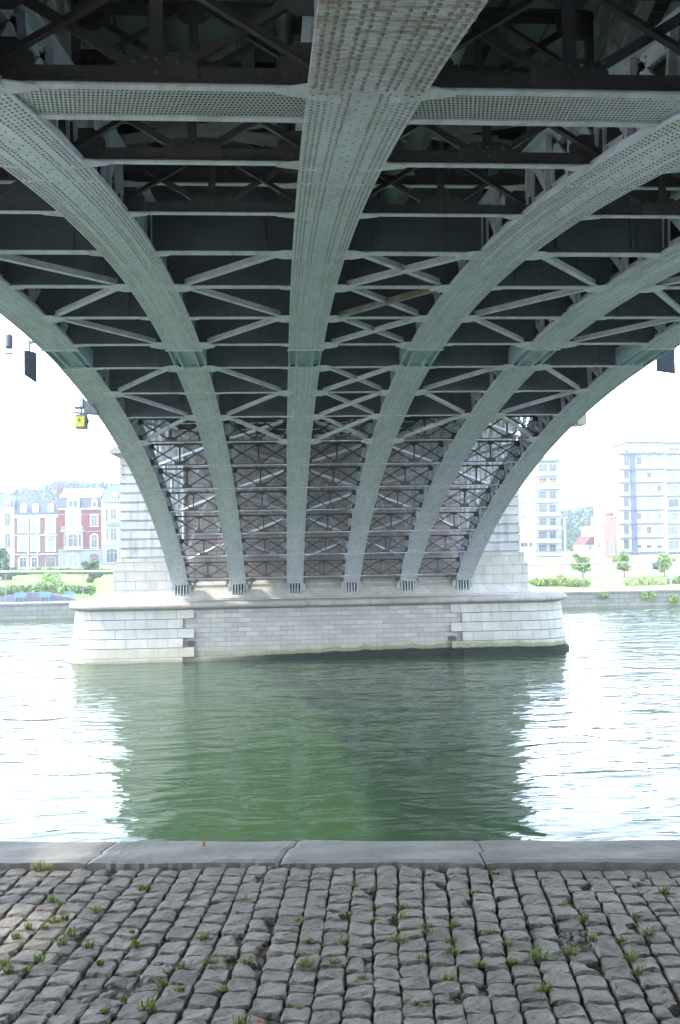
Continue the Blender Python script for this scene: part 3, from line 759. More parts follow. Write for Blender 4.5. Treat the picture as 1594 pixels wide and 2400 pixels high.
for j in range(4):
    b = MB(); nu, nv = 40, 10
    a0, a1 = joints[j], joints[j+1]; vs = []
    for k in range(nv+1):
        v_ = -CW*k/nv
        e0 = a0+joint_line(j, v_)+.004; e1 = a1+joint_line(j+1, v_)-.004
        for i in range(nu+1):
            u = e0+(e1-e0)*i/nu
            z = .016+.0025*math.sin(u*7+k)+nr.uniform(-.0012, .0012)
            vv = v_
            if k == 0: z -= .008; vv += .004*math.sin(u*11)+nr.uniform(-.002, .002)
            if k == nv: z -= .006; vv += nr.uniform(-.006, .004)
            if i in (0, nu): z -= .006
            vs.append(tuple(q2w(u, vv, z)))
    fs = [(k*(nu+1)+i, (k+1)*(nu+1)+i, (k+1)*(nu+1)+i+1, k*(nu+1)+i+1) for k in range(nv) for i in range(nu)]
    top = len(vs)
    rim = [i for i in range(nu+1)]+[k*(nu+1)+nu for k in range(1, nv+1)]+[nv*(nu+1)+i for i in range(nu-1, -1, -1)]+[k*(nu+1) for k in range(nv-1, 0, -1)]
    for r in rim: x, y, z = vs[r]; vs.append((x, y, z-.22))
    L = len(rim)
    fs += [(rim[i], rim[(i+1) % L], top+(i+1) % L, top+i) for i in range(L)]
    b.add(vs, fs)
    o = b.build('coping_stone', 'coping', smooth=False)
    tag(o, cl[j], 'coping stone', 'coping stones along the quay edge')
for a_, e_ in ((-60, -2.9), (3.2, 60)):
    b = MB(); p_ = [q2w(a_, 0), q2w(e_, 0), q2w(e_, -CW), q2w(a_, -CW)]
    b.add([(q.x, q.y, .03) for q in p_]+[(q.x, q.y, -.2) for q in p_], [(3,2,1,0), (4,5,6,7), (0,1,5,4), (1,2,6,5), (2,3,7,6), (3,0,4,7)])
    tag(b.build('quay_edge', 'coping'), kind='structure')
# setts
def sett(cx, cy, w, l, seed, drop=0.0, broken=False):
    """irregular rounded block in quay frame -> verts, faces"""
    r = np.random.RandomState(seed); n = 11
    g = np.linspace(-1, 1, n); g = np.sign(g)*np.abs(g)**.62
    U, V = np.meshgrid(g, g)
    cj = r.uniform(-.004, .004, (4, 2)); cr = [(-1, -1), (1, -1), (1, 1), (-1, 1)]
    X = U*w/2; Y = V*l/2
    for (a, c), (jx, jy) in zip(cr, cj):
        wt = (1+a*U)*(1+c*V)/4; X = X+wt*jx; Y = Y+wt*jy
    e = (np.abs(U)**10+np.abs(V)**10)**(1/10.)
    k = 1-.035*np.clip((np.abs(U)*np.abs(V)-.45)/.55, 0, 1)   # round the corners
    X = X*k; Y = Y*k
    Z = -.015*np.clip((e-.86)/.14, 0, 1)**1.7
    dm = r.uniform(-.001, .004); Z = Z+dm*(1-U**2)*(1-V**2)
    Z = Z+r.uniform(-.004, .004)*U+r.uniform(-.004, .004)*V
    for f_, a_ in ((2.2, .0042), (5., .0022), (9., .001)):
        ph = r.uniform(0, 6.28, 4); Z = Z+a_*np.sin(f_*U+ph[0]+1.3*np.sin(f_*.7*V+ph[1]))*np.sin(f_*V+ph[2])
        X = X+(np.abs(U) > .9)*a_*.9*np.sin(f_*V*1.7+ph[3]); Y = Y+(np.abs(V) > .9)*a_*.9*np.sin(f_*U*1.7+ph[1])
    if broken: Z = Z-.02*(U+V*r.uniform(-.5, .5) > .3)
    P = np.stack([X+cx, Y+cy, Z-drop], -1).reshape(-1, 3).tolist()
    fs = [(j*n+i, j*n+i+1, (j+1)*n+i+1, (j+1)*n+i) for j in range(n-1) for i in range(n-1)]
    rim = list(range(n))+[k_*n+n-1 for k_ in range(1, n)]+[(n-1)*n+i for i in range(n-2, -1, -1)]+[k_*n for k_ in range(n-2, 0, -1)]
    T = len(P)
    for q in rim: P.append([P[q][0], P[q][1], P[q][2]-.04])
    L = len(rim); fs += [(rim[(i+1) % L], rim[i], T+i, T+(i+1) % L) for i in range(L)]
    return P, fs
CA = R(-1.2)   # setts' courses lean slightly against the edge
def c2w(u, v_, z):
    uu = u*math.cos(CA)-v_*math.sin(CA); vv = u*math.sin(CA)*0+v_*math.cos(CA)
    return tuple(q2w(uu, vv, z))
HOLES = [(on_z(1345, 2188, 0), .085), (on_z(245, 2315, 0), .06)]
cells = []
u = -3.4; ci = 0
while u < 3.6:
    w = rng.uniform(.099, .118)
    v_ = -CW-.018-rng.uniform(0, .03); ri = 0
    while v_ > -4.6:
        l = rng.uniform(.088, .122)
        if rng.random() < .07: l = rng.uniform(.05, .07)
        cells.append((u+w/2+.012*math.sin(v_*2.3+ci*.35), v_-l/2, w-.004, l-.005, rng.randrange(10**6)))
        v_ -= l; ri += 1
    u += w; ci += 1
ind = []
for c in cells:
    wpt = Vector(c2w(c[0], c[1], 0)); d = wpt-camo.location
    z = d.dot(fw); px_ = 797+FPX*d.dot(rt)/max(z, .1); py_ = 1200-FPX*d.dot(up)/max(z, .1)
    vis = z > .5 and -45 < px_ < 1640 and py_ < 2440
    hole = any((wpt-h[0]).length < h[1] for h in HOLES)
    ind.append((not vis, z, c, hole, wpt))
ind.sort(key=lambda q: (q[0], q[1]))
cnt = 0; bs = MB()
und = lambda w_: .007*math.sin(w_.x*2.1+1)+.005*math.sin(w_.y*3.3+w_.x)
for hid, z, c, hole, wpt in ind:
    if hole: continue
    near_h = min((wpt-h[0]).length for h in HOLES) < .17
    P, F = sett(c[0], c[1], c[2], c[3], c[4], drop=(.012 if near_h else 0)+(c[4] % 7)*.0009, broken=(c[4] % 19 == 0))
    h0 = und(wpt)-.006
    if cnt < 300 and not hid:
        loc = Vector(c2w(c[0], c[1], h0)); b = MB()
        b.add([Vector(c2w(x, y, zz+h0))-loc for x, y, zz in P], F)
        o = b.build('cobblestone', 'cobble', smooth=False, loc=loc)
        tag(o, 'squared grey paving stone in the cobbled quay', 'cobblestone', 'cobblestones of the quay paving'); cnt += 1
    else: bs.add([c2w(x, y, zz+h0) for x, y, zz in P], F)
tag(bs.build('cobble_paving', 'cobble', smooth=False), 'further grey cobbles of the quay beyond the nearest ones', 'cobbles', kind='stuff')
# pebbles and dirt in the holes and joints
b = MB()
for i in range(260):
    if i < 60: h = HOLES[i % 2]; wq = h[0]+Vector((rng.uniform(-.1, .1), rng.uniform(-.08, .08), 0)); r_ = rng.uniform(.006, .018)
    else: wq = q2w(rng.uniform(-2, 2.6), rng.uniform(-2.3, -CW)); r_ = rng.uniform(.002, .005)
    b.dome((wq.x, wq.y, -.036), (rng.uniform(-.4, .4), rng.uniform(-.4, .4), 1), r_*1.3, r_, 6)
tag(b.build('gravel', 'cobble', smooth=True), 'small loose pebbles in the joints of the paving', 'gravel', kind='stuff')
# grass tufts at their joints (photo pixels of the foot, spread)
def tuft(px_, py_, sz, name='grass_tuft', lab=None, dry=.3, n=None, flat=.97):
    sz *= .74
    c = on_z(px_, py_, 0); b = MB(); n = n or int(30+sz*500)
    for i in range(n):
        a = rng.uniform(0, 6.283); rr = rng.uniform(0, .42)*sz; x, y = c.x+rr*math.cos(a)*1.3, c.y+rr*math.sin(a)*.6
        ln = rng.uniform(.35, .95)*sz; lean = rng.uniform(.2, flat)*ln
        dx_, dy_ = lean*math.cos(a), lean*math.sin(a); hgt = math.sqrt(max(ln*ln-lean*lean, .0001))
        w = rng.uniform(.0009, .0022); px2, py2 = -math.sin(a+.8)*w, math.cos(a+.8)*w
        m_ = (x+dx_*.45, y+dy_*.45, hgt*.7-.01); e_ = (x+dx_, y+dy_, hgt*.82-.01)
        b.add([(x-px2, y-py2, -.02), (x+px2, y+py2, -.02), (m_[0]+px2, m_[1]+py2, m_[2]), (m_[0]-px2, m_[1]-py2, m_[2]), e_], [(0,1,2,3), (3,2,4)], 1 if rng.random() < dry else 0)
    b.v = [tuple(Vector(q)-c) for q in b.v]
    o = b.build(name, ['grass', 'grass2'], None, loc=c)
    return tag(o, lab or 'small green grass tuft growing in a paving joint', 'grass tuft', 'grass tufts between the cobblestones')
tuft(97, 2035, .10, lab='large pale dry tuft against the coping at far left', dry=.75, n=110)
T5 = [(330,255,.05),(345,250,.04),(120,303,.05),(145,322,.04),(225,355,.06),(152,385,.05),(125,400,.05),(65,425,.04),(40,470,.05),(105,430,.04),(165,460,.06),(145,500,.05),(205,515,.05),
      (318,508,.06),(475,480,.08),(310,450,.03),(90,575,.06),(20,625,.07),(60,625,.04),(495,590,.06),(425,612,.05),(575,590,.06),(575,305,.05),(715,600,.09),(785,595,.07),(700,405,.05),(740,360,.05),
      (682,450,.05),(725,500,.06),(520,715,.05),(345,800,.09),(245,815,.05),(565,865,.06),(420,715,.04),(700,800,.04),(290,755,.03),(380,690,.04),(10,590,.05),(235,590,.03)]
for x, y, s in T5: tuft(x if x > 400 else x*1.0, 1950+y/1.96*1.0, s*rng.uniform(.8, 1.1))
T6 = [(75,245,.06),(175,350,.06),(295,345,.05),(35,380,.06),(165,405,.06),(290,390,.07),(405,430,.06),(270,495,.08),(400,465,.07),(515,500,.06),(515,550,.08),(10,500,.07),(385,575,.06),(535,425,.06),(540,370,.04),
      (500,670,.08),(645,605,.07),(105,665,.05),(355,785,.05),(775,510,.06),(700,460,.06),(920,570,.08),(905,545,.05),(945,715,.07),(1065,545,.07),(1165,480,.06),(1125,390,.05),(1020,330,.04),(1340,570,.08),(1295,490,.05),
      (1415,465,.08),(1495,270,.06),(1365,380,.05),(1395,215,.03),(1375,630,.05),(720,185,.05),(625,275,.05),(230,555,.04),(790,590,.05),(1040,220,.03)]
for x, y, s in T6: tuft(794+x/1.96, 1950+y/1.96, s*rng.uniform(.8, 1.1))
# little extras on the paving
c = on_z(392, 2278, 0); b = MB()
for i in range(7):
    a = i*.9; b.dome((.012*math.cos(a), .012*math.sin(a), .02+.004*(i % 3)), (math.cos(a)*.6, math.sin(a)*.6, 1), .007, .003, 6, i % 2)
for i in range(14): a = rng.uniform(0, 6.28); b.bar((0, 0, -.01), (.02*math.cos(a), .02*math.sin(a), rng.uniform(.005, .02)), .003, .001, mi=1)
tag(b.build('wild_violet', ['viola', 'grass'], loc=c), 'tiny violet flower growing between cobbles at lower left', 'flower')
c = on_z(610, 2394, .01); b = MB(); b.add([(.6*x_, .6*y_, .6*z_) for x_, y_, z_ in ((-.018, -.006, 0), (.015, -.010, .004), (.02, .006, .002), (-.012, .008, .006), (-.018, -.006, -.002), (.015, -.010, .002), (.02, .006, 0), (-.012, .008, .004))], [(0,1,2,3), (7,6,5,4), (0,4,5,1), (1,5,6,2), (2,6,7,3), (3,7,4,0)])
tag(b.build('paper_scrap', 'red', loc=c), 'small red paper scrap at the bottom edge of the cobbles', 'litter')
c = on_z(477, 1984, .03); b = MB()
for a in (-.5, .1, .6): b.bar((0, 0, .0), (.016*math.sin(a)+.004, 0, .035*math.cos(a)), .004, .002, (0, 1, 0))
b.bar((-.02, 0, .002), (.02, .005, .003), .012, .002)
tag(b.build('dry_leaf', 'dryleaf', loc=c), 'curled orange leaf lying on the coping by the green water', 'leaf')
for px_, py_, r_, lb in ((598, 2035, .035, 'long flat pebble lying against the coping edge'), (634, 2030, .016, 'small round pebble just right of the long flat one')):
    c = on_z(px_, py_, 0); b = MB(); b.dome((0, 0, -.01), (0, 0, 1), r_, r_*.55, 10)
    tag(b.build('pebble', 'coping', smooth=True, loc=c), lb, 'pebble')
#@@PART2@@
# ================================================================== FAR BANK OBJECTS
def leafcrown(b, blobs, n, sz, mi=0, seed=1):
    r = np.random.RandomState(seed)
    for (c, rad) in blobs:
        for i in range(n):
            d = r.normal(size=3); d /= np.linalg.norm(d); rr = r.uniform(.55, 1.05)
            q = Vector((c[0]+d[0]*rad[0]*rr, c[1]+d[1]*rad[1]*rr, c[2]+d[2]*rad[2]*rr))
            a = Vector(r.normal(size=3)).normalized(); e = a.orthogonal().normalized(); f = a.cross(e)
            s = sz*r.uniform(.6, 1.4)
            b.add([q-e*s, q+f*s*.55, q+e*s, q-f*s*.55], [(0, 1, 2, 3)], mi)
def tree(name, lab, cat, px, pyt, pyb, pyc, rx, Y, leaf, seed, blobs=9, n=150, sz=.13, group=None):
    """crown from photo row pyt to pyc, foot at pyb, half width rx pixels"""
    ft = at(px, pyb, Y); k = Y/FPX; zt = at(px, pyt, Y).z; zc = at(px, pyc, Y).z; R_ = rx*k
    t_ = thing(name, lab, cat, ft, group)
    r = random.Random(seed); b = MB(); h = zc-ft.z
    b.cyl((ft.x, Y, ft.z-.2), (ft.x+.05, Y, zc+.35*(zt-zc)), max(.05, R_*.07), 8, max(.03, R_*.04))
    for i in range(6):
        a = i*1.05+seed; z0 = zc+(zt-zc)*(.08+.08*i)
        b.cyl((ft.x, Y, z0-.15), (ft.x+R_*.6*math.cos(a), Y+R_*.6*math.sin(a), z0+R_*.5), R_*.035, 5, R_*.012)
    sub(t_, 'trunk', 'bark', b)
    b = MB(); bl = []
    hc = (zt-zc)/2
    for i in range(blobs):
        a = r.uniform(0, 6.28); q = r.uniform(.15, .92); zz = r.uniform(-.8, .72)
        w = math.sqrt(max(.1, 1-zz*zz*.8))
        bl.append(((ft.x+R_*q*w*math.cos(a), Y+R_*q*w*math.sin(a), zc+hc+hc*zz), (R_*r.uniform(.16, .42), R_*r.uniform(.2, .42), hc*r.uniform(.14, .34))))
    leafcrown(b, bl, n, sz, 0, seed); sub(t_, 'crown', leaf, b)
    return t_
def bush(lab, px0, px1, pyt, pyb, Y, leaf, seed, n=260, sz=.12, name='bush', cat='bush', depth=1.0, group=None):
    a = at(px0, pyb, Y); e = at(px1, pyb, Y); zt = at((px0+px1)/2, pyt, Y).z
    w = e.x-a.x; h = zt-a.z; c = Vector(((a.x+e.x)/2, Y, a.z-.05)); r = random.Random(seed); b = MB(); k = max(3, int(w/h*1.6)); bl = []
    for i in range(k):
        u = (i+.5)/k; hh = h*(.55+.45*math.sin(math.pi*u))*r.uniform(.85, 1.1)
        bl.append(((-w/2+w*u, r.uniform(-.3, .3)*depth, hh*.42), (w/k*r.uniform(.6, 1.1), depth*h*.5, hh*r.uniform(.4, .66))))
    leafcrown(b, bl, n, sz, 0, seed)
    for i in range(k): b.cyl((-w/2+w*(i+.5)/k, 0, -.1), (-w/2+w*(i+.5)/k+.1, 0, h*.4), .03, 5)
    return tag(b.build(name, leaf, loc=c), lab, cat, group)

HY = 160.0
def WP(px, py, Y=HY): q = at(px, py, Y); return q.x, q.z
def window(par, x0, y0, x1, y1, Y, fr='white2', pane='glass', arch=False, bars=1, surround=.14, sill=True, prd=.10, cross=True):
    """photo box of the opening -> frame part with a pane sub-part and a sill"""
    xa, zb = WP(x0, y1, Y); xb, zt = WP(x1, y0, Y); s = surround
    b = MB(); f = Y-prd
    zz = zt-(xb-xa)*.28 if arch else zt
    b.box(xa-s, xa, f, Y+.05, zb, zz); b.box(xb, xb+s, f, Y+.05, zb, zz)
    if arch:
        n = 8; cx = (xa+xb)/2; hw = (xb-xa)/2
        for i in range(n):
            a0, a1 = math.pi*i/n, math.pi*(i+1)/n
            P0 = lambda a, o: (cx+(hw+o)*math.cos(a), zz+(zt-zz+o)*math.sin(a))
            b.prism([P0(a0, 0), P0(a1, 0), P0(a1, s), P0(a0, s)][::-1], f, Y+.05)
    else: b.box(xa-s, xb+s, f, Y+.05, zt, zt+s)
    if sill: b.box(xa-s-.05, xb+s+.05, f-.08, Y+.05, zb-.12, zb)
    w = .05
    for i in range(1, bars+1):
        x = xa+(xb-xa)*i/(bars+1); b.box(x-w/2, x+w/2, f+.03, Y+.04, zb, zt-.02)
    if cross: z = zb+(zt-zb)*.68; b.box(xa, xb, f+.03, Y+.04, z-w/2, z+w/2)
    for x in (xa, xb-w): b.box(x, x+w, f+.03, Y+.04, zb, zz)
    o = sub(par, 'window', fr, b)
    b = MB()
    if arch:
        n = 8; cx = (xa+xb)/2; hw = (xb-xa)/2
        b.prism([(xb, zb), (xa, zb)]+[(cx+hw*math.cos(math.pi*i/n), zz+(zt-zz)*math.sin(math.pi*i/n)) for i in range(n, -1, -1)], Y-.02, Y+.03)
    else: b.box(xa, xb, Y-.02, Y+.03, zb, zt)
    sub(o, 'pane', pane, b)
    return o
def pbox(par, name, mat, x0, y0, x1, y1, Ya, Yb):
    xa, zb = WP(x0, y1, Ya); xb, zt = WP(x1, y0, Ya)
    b = MB(); b.box(min(xa, xb), max(xa, xb), Ya, Yb, zb, zt); return sub(par, name, mat, b)
def mansard(par, mat, x0, x1, yb, yt, Y, back=1.2, depth=9, name='roof'):
    xa, zb = WP(x0, yb, Y); xb, zt = WP(x1, yt, Y); b = MB()
    b.add([(xa, Y, zb), (xb, Y, zb), (xb, Y+back, zt), (xa, Y+back, zt), (xa, Y+depth, zb), (xb, Y+depth, zb), (xb, Y+depth-1, zt), (xa, Y+depth-1, zt)],
          [(0,1,2,3), (3,2,6,7), (1,5,6,2), (4,0,3,7), (5,4,7,6)]); return sub(par, name, mat, b)
def dormer(par, x0, y0, x1, y1, Y, mat='white2', arch=False, bars=1, pane='glass'):
    xa, zb = WP(x0, y1, Y); xb, zt = WP(x1, y0, Y); b = MB(); cx = (xa+xb)/2; hw = (xb-xa)/2
    if arch: poly = [(xb, zb), (xb, zt-hw)]+[(cx+hw*math.cos(a*math.pi/8), zt-hw+hw*math.sin(a*math.pi/8)) for a in range(1, 8)]+[(xa, zt-hw), (xa, zb)]
    else: poly = [(xb, zb), (xb, zt-.35), (xb+.1, zt-.3), (cx, zt+.1), (xa-.1, zt-.3), (xa, zt-.35), (xa, zb)]
    b.prism(poly, Y-.05, Y+1.4); o = sub(par, 'dormer', mat, b)
    b = MB(); m_ = hw*.28
    if arch: b.prism([(xb-m_, zb+.15), (xb-m_, zt-hw)]+[(cx+(hw-m_)*math.cos(a*math.pi/8), zt-hw+(hw-m_)*math.sin(a*math.pi/8)) for a in range(1, 8)]+[(xa+m_, zt-hw), (xa+m_, zb+.15)], Y-.075, Y)
    else:
        for i in range(bars+1):
            w = (2*hw-2*m_)/(bars+1); b.box(xa+m_+w*i+.05, xa+m_+w*(i+1)-.05, Y-.075, Y, zb+.15, zt-.6)
    sub(o, 'pane', pane, b); return o
def house(name, lab, cat, x0, x1, y_eave, y_base, mat, Y=HY, depth=10):
    xa, zb = WP(x0, y_base, Y); xb, zt = WP(x1, y_eave, Y)
    t_ = thing(name, lab, cat, ((xa+xb)/2, Y+depth/2, zb))
    b = MB(); b.box(xa+.01, xb-.01, Y, Y+depth, zb-1, zt); sub(t_, 'wall', mat, b)
    return t_
def balcony(par, x0, y0, x1, y1, Y, dep=.9, mat='white2', rail='railing'):
    xa, zb = WP(x0, y1, Y); xb, zt = WP(x1, y0, Y); b = MB(); b.box(xa-.1, xb+.1, Y-dep, Y+.02, zb-.15, zb)
    b.box(xa, xb, Y-dep+.02, Y-dep+.10, zt-.08, zt)
    n = max(4, int((xb-xa)/.22))
    for i in range(n+1):
        x = xa+(xb-xa)*i/n; b.box(x-.035, x+.035, Y-dep+.03, Y-dep+.09, zb, zt-.08)
    for x in (xa, xb-.08): b.box(x, x+.08, Y-dep+.1, Y, zt-.08, zt)
    return sub(par, 'balcony', mat, b)

# ---- house A: white with blue slate
h = house('town_house', 'white house with blue slate roof at the far left edge, beside the pink brick one', 'house', -22, 33.3, 1192, 1330, 'white')
mansard(h, 'slate_blue', -22, 33.3, 1192, 1160, HY)
pbox(h, 'cornice', 'cream', -22, 1190, 33.5, 1195, HY-.35, HY)
dormer(h, 12, 1170, 24, 1189, HY+.2); window(h, 12, 1204, 25, 1233, HY); window(h, 12, 1250, 25, 1283, HY, arch=True); window(h, 12, 1298, 25, 1325, HY)
window(h, -12, 1204, 0, 1233, HY); window(h, -12, 1250, 0, 1283, HY, arch=True)
# ---- house B: pink brick, slate mansard with round dormers
h = house('town_house', 'pink brick town house with slate mansard and three round white dormers', 'house', 33.5, 135.5, 1204, 1331, 'brick_p')
mansard(h, 'slate', 33.5, 135.5, 1204, 1171, HY); pbox(h, 'cornice', 'slate_blue', 33.5, 1200, 135.5, 1205, HY-.4, HY); pbox(h, 'frieze', 'white2', 33.6, 1205, 135.4, 1214, HY-.12, HY)
pbox(h, 'chimney', 'slate', 35, 1146, 41, 1175, HY+2, HY+3.2)
for x in (55.5, 83.5, 119.5): dormer(h, x-7, 1180, x+7, 1202, HY+.15, 'white', True, pane='glass_pale')
for a, e in ((44, 66), (73, 92), (109, 129)):
    window(h, a+2, 1218, e-2, 1248, HY, 'white', 'glass_pale', surround=.3); window(h, a+2, 1261, e-2, 1291, HY, 'white', 'glass_pale', surround=.3)
window(h, 46, 1306, 63, 1329, HY, 'white2', 'glass', surround=.25, arch=True); window(h, 74, 1306, 87, 1329, HY, 'white2', 'glass', surround=.25, arch=True)
o = window(h, 108, 1306, 130, 1329, HY, 'grey_stone', 'door', arch=True, bars=1, sill=False); o.name = 'door_frame'
for y in (1252, 1297): pbox(h, 'string_course', 'white2', 33.7, y, 135.3, y+4, HY-.14, HY)
balcony(h, 107, 1244, 131, 1254, HY, .8)
for x in (65.5, 87.5): pbox(h, 'downpipe', 'white', x-.8, 1205, x+.8, 1330, HY-.2, HY-.02)
# ---- house C: red brick with bay
h = house('town_house', 'bright red brick town house with white bay window and stone balcony', 'house', 136, 237.5, 1191, 1329, 'brick_r')
mansard(h, 'slate', 136, 237.5, 1191, 1167, HY, .5); mansard(h, 'zinc', 138, 236, 1167, 1142, HY+.6, 3.0, 8, 'upper_roof')
pbox(h, 'cornice', 'white2', 136, 1190, 237.5, 1195, HY-.35, HY); pbox(h, 'chimney', 'brick_p', 134, 1141, 144, 1166, HY+2, HY+3.4)
dormer(h, 157, 1166, 186, 1190, HY-.1, bars=1); dormer(h, 214, 1169, 229, 1190, HY-.05, bars=0)
pbox(h, 'ground_storey', 'grey_stone', 136.2, 1291, 237.3, 1329, HY-.1, HY)
for y in (1204, 1245, 1283): pbox(h, 'string_course', 'white', 136.2, y, 237.3, y+2.2, HY-.09, HY)
pbox(h, 'string_course', 'white2', 136.2, 1287, 237.3, 1291, HY-.22, HY)
pbox(h, 'central_bay', 'white', 153, 1195, 190, 1244, HY-.18, HY); window(h, 160, 1207, 183, 1231, HY-.18, 'white2', 'glass_pale', arch=True)
# projecting bay
xa, zb = WP(150, 1289, HY); xb, zt = WP(194, 1244, HY); b = MB()
b.add([(xa, HY, zb), (xa+.8, HY-.9, zb), (xb-.8, HY-.9, zb), (xb, HY, zb), (xa, HY, zt), (xa+.8, HY-.9, zt), (xb-.8, HY-.9, zt), (xb, HY, zt)], [(0,1,5,4), (1,2,6,5), (2,3,7,6), (4,5,6,7), (3,2,1,0)])
sub(h, 'bay', 'white', b); balcony(h, 147, 1234, 197, 1244, HY, 1.0)
window(h, 160, 1252, 183, 1281, HY-.9, 'white2', 'glass', arch=True)
for a_, e_ in ((xa+.22, xa+.62), (xb-.62, xb-.22)): b = MB(); b.box(a_, e_, HY-.62, HY-.45, zb+.7, zt-.6); sub(h, 'side_pane', 'glass', b)
window(h, 214, 1208, 228, 1233, HY, surround=.2); window(h, 214, 1253, 228, 1284, HY, surround=.2, arch=True)
window(h, 160, 1299, 183, 1327, HY-.1, 'white2', 'glass_pale', arch=True, surround=.2)
o = window(h, 210, 1298, 232, 1328, HY-.1, 'grey_stone', 'brick_p', arch=True, sill=False); o.name = 'door_frame'
# ---- house D: cream with blue roof next to the pylon
h = house('town_house', 'cream stone town house with blue slate roof nearest the bridge pier', 'house', 238, 300, 1173, 1326, 'cream')
mansard(h, 'slate_blue', 238, 300, 1173, 1137, HY, 2.5); pbox(h, 'chimney', 'slate', 239, 1127, 243, 1142, HY+2, HY+2.8); pbox(h, 'cornice', 'grey_stone', 238, 1171, 300, 1177, HY-.4, HY)
dormer(h, 257, 1155, 276, 1170, HY+.2); window(h, 259, 1194, 273, 1221, HY); window(h, 247, 1194, 254, 1221, HY, bars=0)
pbox(h, 'ledge', 'grey_stone', 248, 1226, 280, 1231, HY-.8, HY); window(h, 259, 1238, 274, 1266, HY, arch=True); window(h, 249, 1238, 254, 1266, HY, bars=0)
pbox(h, 'ground_storey', 'grey_stone', 238.3, 1275, 299, 1326, HY-.1, HY); window(h, 249, 1285, 276, 1318, HY-.1, 'white2', 'glass', arch=True, bars=2)
balcony(h, 256, 1217, 277, 1226, HY, .8)

# ---- right: tower with rounded balconies
TY = 168.
def curved_slab(par, name, mat, x0, x1, y0, y1, Y, bul, back=1.0):
    xa, zb = WP(x0, y1, Y); xb, zt = WP(x1, y0, Y); n = 10; pl = []
    for i in range(n+1):
        a = math.pi*i/n; pl.append(((xa+xb)/2-(xb-xa)/2*math.cos(a), Y-bul*math.sin(a)**.6))
    pl += [(xb, Y+back), (xa, Y+back)]
    b = MB(); m_ = len(pl); b.add([(x, y, zb) for x, y in pl]+[(x, y, zt) for x, y in pl], [tuple(range(m_-1, -1, -1)), tuple(range(m_, 2*m_))]+[(i, (i+1) % m_, m_+(i+1) % m_, m_+i) for i in range(m_)])
    return sub(par, name, mat, b)
t_ = house('apartment_tower', 'white apartment tower with rounded stacked balconies beside the right pylon', 'apartment block', 1180, 1311, 1082, 1308, 'white', TY, 14)
pbox(t_, 'wall_band', 'white2', 1252, 1090, 1254, 1306, TY-.15, TY)
ys_ = [1078, 1108, 1140, 1171, 1203, 1234, 1265, 1296]
for i, y in enumerate(ys_):
    curved_slab(t_, 'balcony_slab', 'white' if i else 'grey_stone', 1254, 1315, y, y+(4 if i == 0 else 7.5), TY, 1.7)
    if i:
        xa, zb = WP(1256, y, TY); xb, _ = WP(1313, y, TY); b = MB(); n = 16; k = .85
        P_ = [((xa+xb)/2-(xb-xa)/2*math.cos(math.pi*j/n), TY-1.6*math.sin(math.pi*j/n)**.6) for j in range(n+1)]
        for j in range(n):
            for hh in (.3, .6, .9): b.bar((*P_[j], zb+hh), (*P_[j+1], zb+hh), .05, .05)
            b.bar((*P_[j], zb), (*P_[j], zb+.92), .05, .05, (1, 0, 0))
        sub(t_, 'balcony_rail', 'railing', b)
        window(t_, 1263, y-19, 1281, y-3, TY, 'white2', 'glass', bars=2, surround=.08, sill=False); window(t_, 1288, y-19, 1303, y-3, TY, 'white2', 'glass', bars=1, surround=.08, sill=False)
for y0, y1, g in ((1141, 1150, 'glass_pale'), (1174, 1183, 'glass_pale'), (1207, 1215, 'glass_pale'), (1272, 1281, 'glass')):
    window(t_, 1221, y0, 1237, y1, TY, 'white2', g, surround=.06, cross=False); window(t_, 1241, y0, 1247, y1, TY, 'white2', g, surround=.06, bars=0, cross=False)
curved_slab(t_, 'roof', 'grey_stone', 1262, 1309, 1072, 1078, TY, 1.2)
xa, z0_ = WP(1268, 1133, TY-1.9); xb, _ = WP(1314, 1133, TY-1.9)
b = MB(); leafcrown(b, [((xa+(xb-xa)*i/6., TY-1.9, z0_-.1), (.5, .25, .35)) for i in range(7)], 60, .10, 0, 5)
tag(b.build('flower_box', 'flower', loc=(0, 0, 0)), 'orange flowers hanging along a rounded balcony of the white tower', 'flowers')
# ---- right: banded apartment blocks
def banded(name, lab, x0, x1, top, cols, Y, recess):
    h = house(name, lab, 'apartment block', x0, x1, top, 1303, 'white', Y, 14)
    rows = [(1060, 1065), (1097, 1101.5), (1128, 1132), (1160, 1164), (1193, 1197), (1225, 1229), (1258, 1262), (1292, 1297)]
    for y0, y1 in rows: pbox(h, 'floor_band', 'band', x0-.5, y0, x1-.3, y1, Y-.7, Y-.0)
    for i in range(8):
        y0 = rows[i-1][1] if i else top+4; y1 = rows[i][0]
        for k, (a, e, kind) in enumerate(cols):
            hgt = y1-y0
            if kind == 'b':
                pbox(h, 'recess', 'glass', a, y0+2, e, y1-6, Y-.05, Y+.1)
                xa, zb = WP(a-6, y1, Y); xb, zt = WP(e+5, y1-8, Y); b = MB(); b.box(xa, xb, Y-.7, Y-.62, zt-.06, zt)
                for j in range(9): x = xa+(xb-xa)*j/8; b.box(x-.02, x+.02, Y-.68, Y-.64, zb, zt)
                sub(h, 'balcony_rail', 'railing', b)
            elif i == 7 and kind == 'w': window(h, a, y1-15, e, y1-7, Y, 'white2', 'glass', bars=1, surround=.05, sill=False, cross=False)
            else: window(h, a, y0+6, e, y1-(8 if kind == 'w' else 5), Y, 'white2', 'glass_pale' if (i*3+k) % 4 else 'glass', bars=1 if e-a > 14 else 0, surround=.06, sill=False, cross=False)
    return h
BY = 172.
h = banded('apartment_block', 'tall white apartment block with lavender floor bands and corner balconies', 1453, 1560, 1060, [(1463, 1474, 'b'), (1492, 1503, 'w'), (1516, 1527, 'w'), (1540, 1551, 'w')], BY, 2)
